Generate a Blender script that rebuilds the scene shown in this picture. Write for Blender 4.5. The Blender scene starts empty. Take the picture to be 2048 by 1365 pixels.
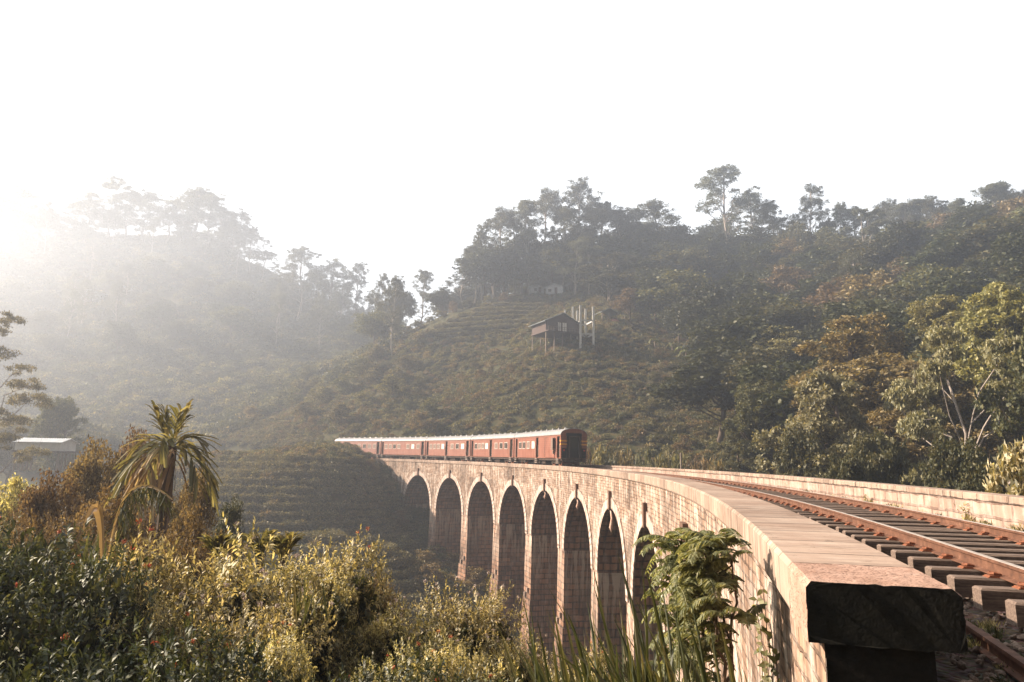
import bpy, math, random
import numpy as np
from mathutils import Vector, Matrix
R = math.radians
sc = bpy.context.scene

# ------------------------------------------------------------------ camera
FPX, PITCH, ROLL, EYE = 1386.6, .1834, .0159, .9205
_f = np.array([0, math.cos(PITCH), math.sin(PITCH)])
_r0 = np.array([1., 0, 0]); _u0 = np.array([0, -math.sin(PITCH), math.cos(PITCH)])
_r = math.cos(ROLL) * _r0 + math.sin(ROLL) * _u0
_u = -math.sin(ROLL) * _r0 + math.cos(ROLL) * _u0
cam = bpy.data.cameras.new('camera'); camo = bpy.data.objects.new('camera', cam)
sc.collection.objects.link(camo); sc.camera = camo
cam.sensor_width = 36; cam.lens = FPX / 2048 * 36; cam.clip_start = .05; cam.clip_end = 5000
camo.matrix_world = Matrix(((_r[0], _u[0], -_f[0], 0), (_r[1], _u[1], -_f[1], 0), (_r[2], _u[2], -_f[2], EYE), (0, 0, 0, 1)))

# ------------------------------------------------------------------ sky, sun, exposure
SUN_EL, SUN_AZ = R(28), R(-76)          # azimuth from +y towards +x
world = bpy.data.worlds.new('World'); sc.world = world; world.use_nodes = True
wn = world.node_tree; bg = wn.nodes['Background']
sky = wn.nodes.new('ShaderNodeTexSky'); sky.sky_type = 'NISHITA'; sky.sun_disc = False
sky.sun_elevation = SUN_EL; sky.sun_rotation = SUN_AZ; sky.dust_density = 8; sky.air_density = 1.0; sky.ozone_density = 1.0
# thin bright veil of cloud: whitens the sky, most of it on the sun's side
hs_ = wn.nodes.new('ShaderNodeHueSaturation'); hs_.inputs['Saturation'].default_value = .35; wn.links.new(sky.outputs[0], hs_.inputs['Color'])
tc_ = wn.nodes.new('ShaderNodeTexCoord'); dt_ = wn.nodes.new('ShaderNodeVectorMath'); dt_.operation = 'DOT_PRODUCT'; dt_.inputs[1].default_value = (-.34, .94, 0); wn.links.new(tc_.outputs['Generated'], dt_.inputs[0])
mr_ = wn.nodes.new('ShaderNodeMapRange'); mr_.interpolation_type = 'SMOOTHSTEP'; mr_.inputs[1].default_value = -.25; mr_.inputs[2].default_value = .35; mr_.inputs[3].default_value = .35; mr_.inputs[4].default_value = 2.6; wn.links.new(dt_.outputs['Value'], mr_.inputs[0])
vm_ = wn.nodes.new('ShaderNodeVectorMath'); vm_.operation = 'SCALE'; wn.links.new(hs_.outputs[0], vm_.inputs[0]); 
sx_ = wn.nodes.new('ShaderNodeSeparateXYZ'); wn.links.new(tc_.outputs['Generated'], sx_.inputs[0])     # the veil lies low, the zenith is clearer
mz_ = wn.nodes.new('ShaderNodeMapRange'); mz_.interpolation_type = 'SMOOTHSTEP'; mz_.inputs[1].default_value = .58; mz_.inputs[2].default_value = .8; mz_.inputs[3].default_value = 1; mz_.inputs[4].default_value = .3; wn.links.new(sx_.outputs[2], mz_.inputs[0])
mm_ = wn.nodes.new('ShaderNodeMath'); mm_.operation = 'MULTIPLY'; wn.links.new(mr_.outputs[0], mm_.inputs[0]); wn.links.new(mz_.outputs[0], mm_.inputs[1]); wn.links.new(mm_.outputs[0], vm_.inputs['Scale'])
cap_ = wn.nodes.new('ShaderNodeVectorMath'); cap_.operation = 'MINIMUM'; cap_.inputs[1].default_value = (4.0, 4.15, 4.3); wn.links.new(vm_.outputs[0], cap_.inputs[0])   # the veil evens out the aureole
wn.links.new(cap_.outputs[0], bg.inputs[0]); bg.inputs[1].default_value = .13
sl = bpy.data.lights.new('sun', 'SUN'); sl.energy = 5; sl.angle = R(.6); sl.color = (1, .84, .68)
so = bpy.data.objects.new('sun', sl); sc.collection.objects.link(so)
sd = Vector((math.sin(SUN_AZ) * math.cos(SUN_EL), math.cos(SUN_AZ) * math.cos(SUN_EL), math.sin(SUN_EL)))
so.rotation_euler = sd.to_track_quat('Z', 'Y').to_euler(); so.location = sd * 50
sc.view_settings.view_transform = 'Standard'; sc.view_settings.look = 'None'
sc.view_settings.exposure = 1.6; sc.view_settings.gamma = 1
sc.cycles.max_bounces = 6; sc.cycles.diffuse_bounces = 2; sc.cycles.transmission_bounces = 4; sc.cycles.volume_bounces = 0
sc.cycles.use_denoising = True
HAZE_DENSITY, HAZE_G = .0016, .6

# ------------------------------------------------------------------ helpers
C = sc.collection
def at(px, py, Y):
    """the point the photograph shows at pixel (px, py), Y metres in front"""
    d = _f + (px - 1024) / FPX * _r + (682.5 - py) / FPX * _u
    return np.array([0, 0, EYE]) + d * (Y / d[1])
def topx(p):
    p = np.atleast_2d(p) - np.array([0, 0, EYE]); dd = p @ _f
    return 1024 + FPX * (p @ _r) / dd, 682.5 - FPX * (p @ _u) / dd, dd

def tag(o, label=None, cat=None, group=None, kind=None):
    if label: o['label'] = label
    if cat: o['category'] = cat
    if group: o['group'] = group
    if kind: o['kind'] = kind
    return o
def empty(name, loc, rz=0, rot=None):
    o = bpy.data.objects.new(name, None); C.objects.link(o); o.location = tuple(float(v) for v in loc)
    o.rotation_euler = rot if rot else (0, 0, rz); o.empty_display_size = .3
    return o

class MB:
    """gathers shapes into one mesh"""
    def __init__(s): s.v = []; s.f = []; s.n = 0; s.uv = []; s.mi = []
    def add(s, v, f, uv=None, mi=0):
        v = np.asarray(v, float).reshape(-1, 3); s.v.append(v)
        for k, q in enumerate(f):
            s.f.append(tuple(int(i) + s.n for i in q)); s.mi.append(mi)
            s.uv.append(uv[k] if uv is not None else None)
        s.n += len(v); return s
    def box(s, c, d, rz=0, mi=0, M=None, taper=1):
        x, y, z = [a / 2 for a in d]
        v = np.array([[-x, -y, -z], [x, -y, -z], [x, y, -z], [-x, y, -z], [-x * taper, -y * taper, z], [x * taper, -y * taper, z], [x * taper, y * taper, z], [-x * taper, y * taper, z]])
        if rz:
            cz, sz = math.cos(rz), math.sin(rz); v = v @ np.array([[cz, sz, 0], [-sz, cz, 0], [0, 0, 1]])
        if M is not None: v = v @ np.array(M).T
        v = v + np.array(c)
        return s.add(v, [(0, 3, 2, 1), (4, 5, 6, 7), (0, 1, 5, 4), (1, 2, 6, 5), (2, 3, 7, 6), (3, 0, 4, 7)], mi=mi)
    def tube(s, pts, rad, n=6, cap=True, mi=0):
        pts = np.asarray(pts, float); rad = np.broadcast_to(rad, len(pts)); m = len(pts)
        t = np.gradient(pts, axis=0); t /= np.linalg.norm(t, axis=1)[:, None] + 1e-9
        ref = np.array([0, 0, 1.]) if abs(t[:, 2]).mean() < .8 else np.array([1., 0, 0])
        a = np.cross(t, ref); a /= np.linalg.norm(a, axis=1)[:, None] + 1e-9; b = np.cross(t, a)
        an = np.linspace(0, 2 * np.pi, n, endpoint=False)
        v = pts[:, None] + rad[:, None, None] * (np.cos(an)[None, :, None] * a[:, None] + np.sin(an)[None, :, None] * b[:, None])
        f = [(i * n + j, i * n + (j + 1) % n, (i + 1) * n + (j + 1) % n, (i + 1) * n + j) for i in range(m - 1) for j in range(n)]
        if cap: f += [tuple(range(n))[::-1], tuple((m - 1) * n + j for j in range(n))]
        return s.add(v.reshape(-1, 3), f, mi=mi)
    def bar(s, a, b, w, h=None, mi=0):
        """square bar from a to b"""
        a, b = np.array(a, float), np.array(b, float); h = h or w
        t = b - a; L = np.linalg.norm(t); t /= L
        ref = np.array([0, 0, 1.]) if abs(t[2]) < .95 else np.array([0, 1., 0])
        x = np.cross(t, ref); x /= np.linalg.norm(x); y = np.cross(x, t)
        M = np.stack([x, t, y], 1)
        return s.box((a + b) / 2, (w, L, h), M=M, mi=mi)
    def build(s, name, mats, parent=None, smooth=False, world=False):
        me = bpy.data.meshes.new(name)
        v = np.concatenate(s.v)
        if world and parent is not None: v = v - np.array(parent.location)
        me.from_pydata(v.tolist(), [], s.f)
        if any(u is not None for u in s.uv):
            L = me.uv_layers.new(name='UVMap'); k = 0
            arr = np.zeros((len(me.loops), 2), np.float32)
            for f, u in zip(s.f, s.uv):
                if u is not None: arr[k:k + len(f)] = u
                k += len(f)
            L.data.foreach_set('uv', arr.ravel())
        for m in (mats if isinstance(mats, (list, tuple)) else [mats]): me.materials.append(m)
        if any(s.mi): me.polygons.foreach_set('material_index', s.mi)
        if smooth: me.polygons.foreach_set('use_smooth', [True] * len(me.polygons))
        me.update()
        o = bpy.data.objects.new(name, me); C.objects.link(o)
        if parent is not None: o.parent = parent
        return o
def quads_mesh(name, v, mat, n=4):
    """fast mesh from consecutive n-gons: v is (k*n, 3)"""
    v = np.ascontiguousarray(v, np.float32).reshape(-1, 3); k = len(v) // n
    me = bpy.data.meshes.new(name); me.vertices.add(k * n); me.vertices.foreach_set('co', v.ravel())
    me.loops.add(k * n); me.loops.foreach_set('vertex_index', np.arange(k * n, dtype=np.int32))
    me.polygons.add(k); me.polygons.foreach_set('loop_start', np.arange(0, k * n, n, dtype=np.int32))
    me.polygons.foreach_set('loop_total', np.full(k, n, np.int32))
    me.materials.append(mat); me.update(calc_edges=True)
    return me
def mesh_obj(name, me, parent=None, loc=None):
    o = bpy.data.objects.new(name, me); C.objects.link(o)
    if parent is not None: o.parent = parent
    if loc is not None: o.location = tuple(float(a) for a in loc)
    return o
def kids(o): return CH.get(o.name, [])
def copy_tree(root, loc, rz=0, scale=(1, 1, 1), label=None):
    r = root.copy(); C.objects.link(r); r.location = tuple(float(a) for a in loc); r.rotation_euler = (0, 0, rz); r.scale = scale
    if label: r['label'] = label
    for ch in root.children:
        c = ch.copy(); C.objects.link(c); c.parent = r
        for g in ch.children:
            d = g.copy(); C.objects.link(d); d.parent = c
    return r

# ------------------------------------------------------------------ node material helpers
class NT:
    def __init__(s, name):
        s.m = bpy.data.materials.new(name); s.m.use_nodes = True; s.t = s.m.node_tree; s.t.nodes.clear()
        s.out = s.n('ShaderNodeOutputMaterial')
    def n(s, ty, **k):
        o = s.t.nodes.new(ty)
        for a, b in k.items(): setattr(o, a, b)
        return o
    def l(s, a, b): s.t.links.new(a, b)
    def noise(s, vec, scale, detail=4, rough=.6, dist=0):
        o = s.n('ShaderNodeTexNoise'); o.inputs['Scale'].default_value = scale; o.inputs['Detail'].default_value = detail
        o.inputs['Roughness'].default_value = rough; o.inputs['Distortion'].default_value = dist
        if vec is not None: s.l(vec, o.inputs['Vector'])
        return o.outputs['Fac']
    def map(s, vec, scale=(1, 1, 1), loc=(0, 0, 0)):
        o = s.n('ShaderNodeMapping'); o.inputs['Scale'].default_value = scale; o.inputs['Location'].default_value = loc; s.l(vec, o.inputs['Vector'])
        return o.outputs[0]
    def ramp(s, fac, stops):
        o = s.n('ShaderNodeValToRGB'); e = o.color_ramp.elements
        while len(e) > 1: e.remove(e[0])
        e[0].position = stops[0][0]; e[0].color = c4(stops[0][1])
        for p, c in stops[1:]: q = e.new(p); q.color = c4(c)
        s.l(fac, o.inputs[0]); return o.outputs[0]
    def mix(s, fac, a, b, mode='MIX'):
        o = s.n('ShaderNodeMix', data_type='RGBA', blend_type=mode)
        s.put(fac, o.inputs[0]); s.put(a, o.inputs[6]); s.put(b, o.inputs[7]); return o.outputs[2]
    def math(s, op, a, b=0.0, clamp=False):
        o = s.n('ShaderNodeMath', operation=op, use_clamp=clamp); s.put(a, o.inputs[0]); s.put(b, o.inputs[1]); return o.outputs[0]
    def put(s, v, sock):
        if isinstance(v, (int, float)): sock.default_value = v
        elif isinstance(v, (tuple, list)): sock.default_value = c4(v)
        else: s.l(v, sock)
    def bump(s, h, strength=.5, dist=.02, nrm=None):
        o = s.n('ShaderNodeBump'); o.inputs['Strength'].default_value = strength; o.inputs['Distance'].default_value = dist
        s.l(h, o.inputs['Height'])
        if nrm is not None: s.l(nrm, o.inputs['Normal'])
        return o.outputs[0]
    def bsdf(s, col, rough=.8, metal=0, nrm=None, spec=.3):
        o = s.n('ShaderNodeBsdfPrincipled'); s.put(col, o.inputs['Base Color']); s.put(rough, o.inputs['Roughness'])
        o.inputs['Metallic'].default_value = metal; o.inputs['Specular IOR Level'].default_value = spec
        if nrm is not None: s.l(nrm, o.inputs['Normal'])
        return o.outputs[0]
    def done(s, surf): s.l(surf, s.out.inputs['Surface']); return s.m
    def obj(s): return s.n('ShaderNodeTexCoord').outputs['Object']
    def pos(s): return s.n('ShaderNodeNewGeometry').outputs['Position']
    def uv(s): return s.n('ShaderNodeTexCoord').outputs['UV']
def c4(c): return (*c, 1) if len(c) == 3 else tuple(c)

def mat_plain(name, a, b, scale=6, rough=.7, metal=0, bump=.2, stretch=(1, 1, 1)):
    t = NT(name); v = t.map(t.obj(), stretch)
    n1 = t.noise(v, scale, 5, .65); n2 = t.noise(v, scale * 5, 3)
    f = t.math('ADD', t.math('MULTIPLY', n1, .7), t.math('MULTIPLY', n2, .3))
    return t.done(t.bsdf(t.ramp(f, [(.33, a), (.66, b)]), rough, metal, t.bump(n2, bump, .01)))

def mat_stone(name, bw, rh, base_a, base_b, mortar, white, dark_amt=.5, white_amt=.5, joint_bump=1.0, drip=False, mortar_w=None):
    """coursed masonry; uv in metres"""
    t = NT(name); uv = t.uv()
    wob = t.noise(uv, 1.3, 3); 
    uvd = t.n('ShaderNodeVectorMath', operation='ADD'); t.l(uv, uvd.inputs[0])
    cmb = t.n('ShaderNodeCombineXYZ'); t.l(t.math('MULTIPLY', t.math('SUBTRACT', wob, .5), .16), cmb.inputs[1]); t.l(cmb.outputs[0], uvd.inputs[1])
    br = t.n('ShaderNodeTexBrick'); t.l(uvd.outputs[0], br.inputs['Vector'])
    br.inputs['Scale'].default_value = 1; br.inputs['Brick Width'].default_value = bw; br.inputs['Row Height'].default_value = rh
    br.inputs['Mortar Size'].default_value = mortar_w or rh * .13; br.inputs['Mortar Smooth'].default_value = .35; br.inputs['Bias'].default_value = 0
    br.inputs['Color1'].default_value = c4(base_a); br.inputs['Color2'].default_value = c4(base_b); br.inputs['Mortar'].default_value = c4(mortar)
    big = t.noise(uv, .23, 5, .6); mid = t.noise(uv, 1.7, 5, .7)
    streak = t.noise(t.map(uv, (2.3, .16, 1)), 1, 5, .65); streak2 = t.noise(t.map(uv, (5.0, .35, 1), (7, 3, 0)), 1, 5, .65)
    fine = t.noise(uv, 14, 5, .7)
    col = t.mix(t.math('MULTIPLY', fine, .5), br.outputs['Color'], t.mix(.5, base_a, (.08, .05, .035)))
    # lime bloom and dark algae with their own shapes
    wf = t.ramp(t.math('ADD', t.math('MULTIPLY', streak, .5), t.math('MULTIPLY', mid, .5)), [(.47, (0, 0, 0)), (.60, (1, 1, 1))])
    col = t.mix(t.math('MULTIPLY', wf, white_amt), col, white)
    df = t.ramp(t.math('ADD', t.math('MULTIPLY', streak2, .55), t.math('MULTIPLY', big, .45)), [(.46, (0, 0, 0)), (.62, (1, 1, 1))])
    col = t.mix(t.math('MULTIPLY', df, dark_amt), col, (.045, .03, .022))
    if drip:      # lime washed down the stones below the springing course
        sp = t.n('ShaderNodeSeparateXYZ'); t.l(uv, sp.inputs[0]); m1 = t.n('ShaderNodeMapRange'); m1.inputs[1].default_value = -12.5; m1.inputs[2].default_value = -8; m1.inputs[3].default_value = 0; m1.inputs[4].default_value = .9; t.l(sp.outputs[1], m1.inputs[0])
        d2 = t.ramp(t.noise(t.map(uv, (3.2, .22, 1), (2, 9, 0)), 1, 5, .7), [(.47, (0, 0, 0)), (.56, (1, 1, 1))]); col = t.mix(t.math('MULTIPLY', d2, t.math('MULTIPLY', m1.outputs[0], t.math('LESS_THAN', sp.outputs[1], -6.0))), col, white)
    sp_ = t.ramp(t.noise(uv, 3.1, 6, .8), [(.60, (0, 0, 0)), (.66, (1, 1, 1))]); col = t.mix(t.math('MULTIPLY', sp_, .55), col, (.05, .042, .03))
    h = t.math('ADD', t.math('MULTIPLY', br.outputs['Fac'], -1.0), t.math('ADD', t.math('MULTIPLY', fine, .35), t.math('MULTIPLY', mid, .5)))
    return t.done(t.bsdf(col, .9, 0, t.bump(h, joint_bump, .03), .2))

# ------------------------------------------------------------------ railway alignment
X0, Y0, TH, RAD, GR = 5.2103, 4.2488, .2653, 137.3855, .018
def P(s, off=0., z=0.):
    s = np.asarray(s, float); h = TH - s / RAD
    x = X0 + RAD * (np.cos(h) - math.cos(TH)) + off * np.cos(h)
    y = Y0 + RAD * (math.sin(TH) - np.sin(h)) - off * np.sin(h)
    return np.stack(np.broadcast_arrays(x, y, z + GR * s), -1)
def head(s): return TH - s / RAD
def to_track(x, y):
    cx, cy = X0 - RAD * math.cos(TH), Y0 + RAD * math.sin(TH)
    dx, dy = np.asarray(x) - cx, np.asarray(y) - cy
    r = np.hypot(dx, dy); h = np.arctan2(-dy, dx)
    return (TH - h) * RAD, r - RAD

# ------------------------------------------------------------------ terrain
CTRL_PX = [  # pixel x, pixel y, metres ahead
 (1100,600,205),(860,650,200),(1000,612,200),(760,700,215),(640,765,215),(560,830,190),(480,865,175),(700,868,150),
 (1000,858,135),(1250,880,118),(1110,690,158),(1200,700,152),(1300,770,138),(1400,800,132),(1450,885,112),(900,760,170),(1000,700,172),
 (1200,560,232),(1300,545,240),(1450,530,250),(1560,560,235),(1700,575,220),(1850,545,205),(2000,535,190),(2250,500,180),
 (1600,720,150),(1800,720,125),(2000,700,112),(1500,860,105),(1350,650,190),(1500,640,185),(1200,620,190),
 (0,495,390),(130,480,390),(260,475,375),(400,500,365),(500,535,355),(570,600,340),(660,660,330),(760,690,340),(830,700,330),
 (200,700,270),(400,750,250),(80,760,240),(300,850,200),(100,870,150),(450,820,215),(-300,480,380),(-500,600,250),(600,740,260),(0,620,320),(300,600,320),
 (750,1080,92),(650,1100,90),(500,1100,88),(700,925,112),(500,915,118),(420,918,118),(600,1000,103),
]
CTRL_W = [  # world points
 (-8,60,-19),(-13,108,-13),(-20,104,-11),(-10,100,-15),(-4,98,-16),(-18,115,-8),(5,75,-22),(14,60,-20),(22,45,-16),(16,90,-16),(-25,75,-16),(0,45,-18),(-10,40,-13),(-6,25,-7.5),(-14,24,-6.5),(-3,12,-4.6),(-9,12,-3.6),
 (-30,-30,14),(0,-30,13),(30,-30,15),(-15,-30,14),(60,-30,18),(0,2,-1.35),(-4,3,-1.6),(-6,6,-2.2),(2.2,3,-1.5),(2.2,12,-5.5),(4,20,-9),(4,32,-13),(0,-8,-.3),(-22,-8,3),(10,-8,.2),(7,0,-.45),(10,6,-1.2),(14,12,-4),(17,22,-9),  # points behind the viewpoint raise an added bank that cuts sky light
 (30,30,-10),(45,40,-8),(60,55,0),(45,70,-4),(30,85,-6),(75,90,10),(80,20,4),(120,60,22),(60,-10,2),(40,10,-2),
 (-25,25,-5.5),(-30,40,-7),(-45,30,-3),(-45,60,-6),(-60,90,-6),(-50,110,-3),(-90,60,2),(-90,130,-2),(-120,30,12),(-150,150,2),(-200,60,25),(-130,-20,20),
 (0,320,38),(60,330,40),(150,300,45),(200,180,45),(250,120,55),(-100,460,60),(-250,480,100),(-380,420,110),(-380,250,70),
 (-36,141,2.0),(-56,156,2.6),(-77,167,3.0),(-23,126,1.6),
]
cw = [tuple(at(*c)) for c in CTRL_PX] + CTRL_W
cw = np.array(cw, float)
def _U(r2): return np.where(r2 > 1e-9, .5 * r2 * np.log(np.maximum(r2, 1e-9)), 0)
def _tps(P_, Z, lam):
    n = len(P_); K = _U(((P_[:, None] - P_[None]) ** 2).sum(-1)) + lam * np.eye(n)
    A = np.zeros((n + 3, n + 3)); A[:n, :n] = K; A[:n, n] = 1; A[:n, n + 1:] = P_; A[n, :n] = 1; A[n + 1:, :n] = P_.T
    return np.linalg.solve(A, np.r_[Z, 0, 0, 0])
SCL = 100.
_w = _tps(cw[:, :2] / SCL, cw[:, 2], .002)
def _base(x, y):
    sh = np.shape(x); x = np.ravel(x).astype(float); y = np.ravel(y).astype(float)
    xc = np.clip(x, -420, 300); yc = np.clip(y, -30, 500)
    q = np.stack([xc, yc], 1) / SCL; out = np.zeros(len(q))
    for i in range(0, len(q), 20000):
        qq = q[i:i + 20000]
        out[i:i + 20000] = _U(((qq[:, None] - cw[None, :, :2] / SCL) ** 2).sum(-1)) @ _w[:-3] + _w[-3] + qq @ _w[-2:]
    return out.reshape(sh)
def _fb(x, y, sc_, seed):
    a = 0
    for k in range(5):
        r = np.random.RandomState(seed + k); f = sc_ * 1.9 ** k; an = r.rand(3) * 6.28; ph = r.rand(3) * 6.28
        a = a + .55 ** k * sum(np.sin(f * (x * np.cos(t) + y * np.sin(t)) + p + 1.3 * np.sin(f * .6 * (x * np.sin(t) - y * np.cos(t)) + p)) for t, p in zip(an, ph)) / 3
    return a
def sm(a, b, x): t = np.clip((x - a) / (b - a), 0, 1); return t * t * (3 - 2 * t)
def ground(x, y):
    x = np.asarray(x, float); y = np.asarray(y, float)
    z = _base(x, y)
    d = np.hypot(x, y)
    z = z + _fb(x, y, .09, 3) * np.clip((d - 6) / 60, 0, 1) * 1.3
    s, off = to_track(x, y)
    tz = GR * s
    # under and beside the bridge the ground stays well below the deck
    br = sm(7, 14, s) * (1 - sm(117, 131, s)) * (1 - sm(5, 9, np.abs(off - .4)))
    z = z * (1 - br) + np.minimum(z, tz - 4.5) * br
    # cutting / shelf for the line beyond the bridge, and solid ground at the near end
    far = sm(126, 132, s) * (1 - sm(330, 350, s)) * (1 - sm(2.4, 5.5, np.abs(off)))
    z = z * (1 - far) + (tz - .42) * far
    nr = (1 - sm(1, 9, s)) * sm(-2.35, -2.2, off) * (1 - sm(3.1, 8, off))
    z = z * (1 - nr) + (-.52) * nr
    dk = sm(1, 9, s) * (1 - sm(125, 131, s)) * sm(-3.0, -2.9, off) * (1 - sm(4.0, 4.1, off))
    z = z * (1 - dk) + np.minimum(z, tz - 1.6) * dk
    return z
def gz(x, y): return float(ground(np.array([float(x)]), np.array([float(y)]))[0])

def mat_ground():
    t = NT('earth_and_undergrowth'); p = t.pos()
    n = t.noise(p, .08, 6, .65); m = t.noise(p, .9, 6, .7); f = t.noise(p, 9, 4, .7)
    g = t.ramp(m, [(.3, (.030, .034, .014)), (.5, (.062, .060, .026)), (.7, (.12, .085, .045))])
    e = t.ramp(f, [(.3, (.12, .06, .035)), (.7, (.24, .13, .075))])
    col = t.mix(t.ramp(t.math('ADD', t.math('MULTIPLY', n, .65), t.math('MULTIPLY', m, .35)), [(.56, (0, 0, 0)), (.66, (1, 1, 1))]), g, e)
    return t.done(t.bsdf(col, 1, 0, t.bump(t.math('ADD', m, t.math('MULTIPLY', f, .3)), .8, .3), .1))
GA = 3.3
def _axis(n, half, mid=0):
    t = np.linspace(-1, 1, n); return mid + half * np.sinh(GA * t) / math.sinh(GA)
gx = _axis(331, 640, 0); gy = _axis(341, 640, 40); gy = gy[gy > -60]; gy = np.r_[-120, -80, gy]
XX, YY = np.meshgrid(gx, gy); ZZ = ground(XX, YY)
gv = np.stack([XX, YY, ZZ], -1).reshape(-1, 3); nx, ny = len(gx), len(gy)
ii = (np.arange(ny - 1)[:, None] * nx + np.arange(nx - 1)[None]).ravel()
gm = bpy.data.meshes.new('ground'); gm.from_pydata(gv.tolist(), [], np.stack([ii, ii + 1, ii + nx + 1, ii + nx], 1).tolist())
gm.materials.append(mat_ground()); gm.polygons.foreach_set('use_smooth', [True] * len(gm.polygons))
tag(mesh_obj('ground', gm), kind='structure')

# ------------------------------------------------------------------ bridge
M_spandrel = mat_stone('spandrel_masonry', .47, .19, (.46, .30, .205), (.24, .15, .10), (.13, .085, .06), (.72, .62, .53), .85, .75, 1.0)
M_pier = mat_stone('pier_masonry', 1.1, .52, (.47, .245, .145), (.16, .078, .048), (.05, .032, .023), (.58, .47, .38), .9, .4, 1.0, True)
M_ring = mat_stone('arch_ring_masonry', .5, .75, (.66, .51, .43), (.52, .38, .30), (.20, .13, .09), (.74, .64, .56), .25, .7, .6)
M_coping = mat_stone('coping_stone', 1.06, 50, (.44, .32, .245), (.31, .215, .16), (.07, .05, .038), (.52, .42, .34), .6, .5, .6, False, .022)
M_parapet = mat_stone('parapet_masonry', .9, .34, (.46, .32, .25), (.36, .24, .18), (.20, .13, .10), (.56, .45, .38), .4, .65, .7)
M_key = mat_plain('weathered_keystone', (.09, .055, .04), (.20, .11, .07), 4, .9)
M_dark = mat_plain('painted_shade', (.012, .010, .009), (.02, .016, .013), 4, 1)

bridge = empty('viaduct', P(62, .4, -24))
tag(bridge, 'long curved brick and stone railway viaduct with tall round arches crossing the valley', 'bridge')
LO, RO = -3.13, 4.05                     # outer wall faces
HL, HR = .19, .292                       # parapet tops above rail
def sweep(mb, prof, s0, s1, step, mi=0, caps=True, joints=None, closed=True):
    """sweep an (off, z) profile along the line"""
    ss = np.linspace(s0, s1, max(2, int(round((s1 - s0) / step)) + 1)); sc_ = np.ones(len(ss))
    if joints:
        js = np.arange(s0 + joints, s1 - .2, joints); allp = [(s, 1.) for s in ss if np.min(np.abs(js - s)) > .02]
        for j in js: allp += [(j - .02, 1.), (j - .006, .0), (j + .006, .0), (j + .02, 1.)]
        allp.sort(); ss = np.array([a for a, b in allp]); sc_ = np.array([b for a, b in allp])
    pr = np.array(prof, float); ctr = pr.mean(0); n = len(pr)
    per = np.r_[0, np.cumsum(np.linalg.norm(np.diff(np.vstack([pr, pr[:1]]), axis=0), axis=1))]
    v = []
    for s, k in zip(ss, sc_):
        q = pr if k else pr + (ctr - pr) / np.linalg.norm(ctr - pr, axis=1)[:, None] * .03
        v.append(P(s, q[:, 0], q[:, 1]))
    v = np.concatenate(v); f = []; uv = []
    for i in range(len(ss) - 1):
        for j in range(n if closed else n - 1):
            k = (j + 1) % n
            f.append((i * n + j, (i + 1) * n + j, (i + 1) * n + k, i * n + k))
            uv.append([(ss[i], per[j]), (ss[i + 1], per[j]), (ss[i + 1], per[j + 1]), (ss[i], per[j + 1])])
    if caps and closed:
        f.append(tuple(range(n))); uv.append([tuple(q) for q in pr])
        b = (len(ss) - 1) * n; f.append(tuple(b + j for j in range(n))[::-1]); uv.append([tuple(q) for q in pr[::-1]])
    mb.add(v, f, uv, mi); return mb

RI, REX, SPR, SPAN = 4.85, 5.55, -7.1, 12.02
arch_s = [31.24 + SPAN * k for k in range(8)] + [31.24 - SPAN * 1]
open_s = arch_s[:8]
S_END = 131.5
def zlow(s):
    for c in open_s:
        if abs(s - c) < REX - .02: return SPR + math.sqrt(max((REX - .02) ** 2 - (s - c) ** 2, 0)) 
    return SPR
def side_wall(off, name, zt):
    mb = MB(); s = open_s[0] - SPAN / 2; cols = [0.0, 4, 8, 12, 16, 20, s]
    mb2 = []
    for a, b in zip(cols[:-1], cols[1:]):       # solid abutment wall, near end
        for q in np.linspace(0, 1, 5)[:-1]:
            a1, b1 = a + (b - a) * q, a + (b - a) * (q + .25)
            mb2.append((a1, b1, -27, -27))
    ss = np.arange(s, open_s[-1] + SPAN / 2 + .01, .1)
    for a, b in zip(ss[:-1], ss[1:]):
        mb2.append((a, b, zlow(a), zlow(b)))
    for a in np.arange(ss[-1], S_END, 1.): mb2.append((a, a + 1., -16, -16))
    for a, b, za, zb in mb2:
        sg = -1 if off < 0 else 1
        zts = [zt]; 
        v = [P(a, off, za), P(b, off, zb), P(b, off, zt), P(a, off, zt)]
        q = [(a, za), (b, zb), (b, zt), (a, zt)]
        if sg < 0: mb.add(v, [(0, 3, 2, 1)], [[q[0], q[3], q[2], q[1]]])
        else: mb.add(v, [(0, 1, 2, 3)], [q])
    return mb.build(name, M_spandrel, bridge, world=True)
side_wall(LO, 'spandrel_wall', -.32); side_wall(RO, 'spandrel_wall', -.32)
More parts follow.
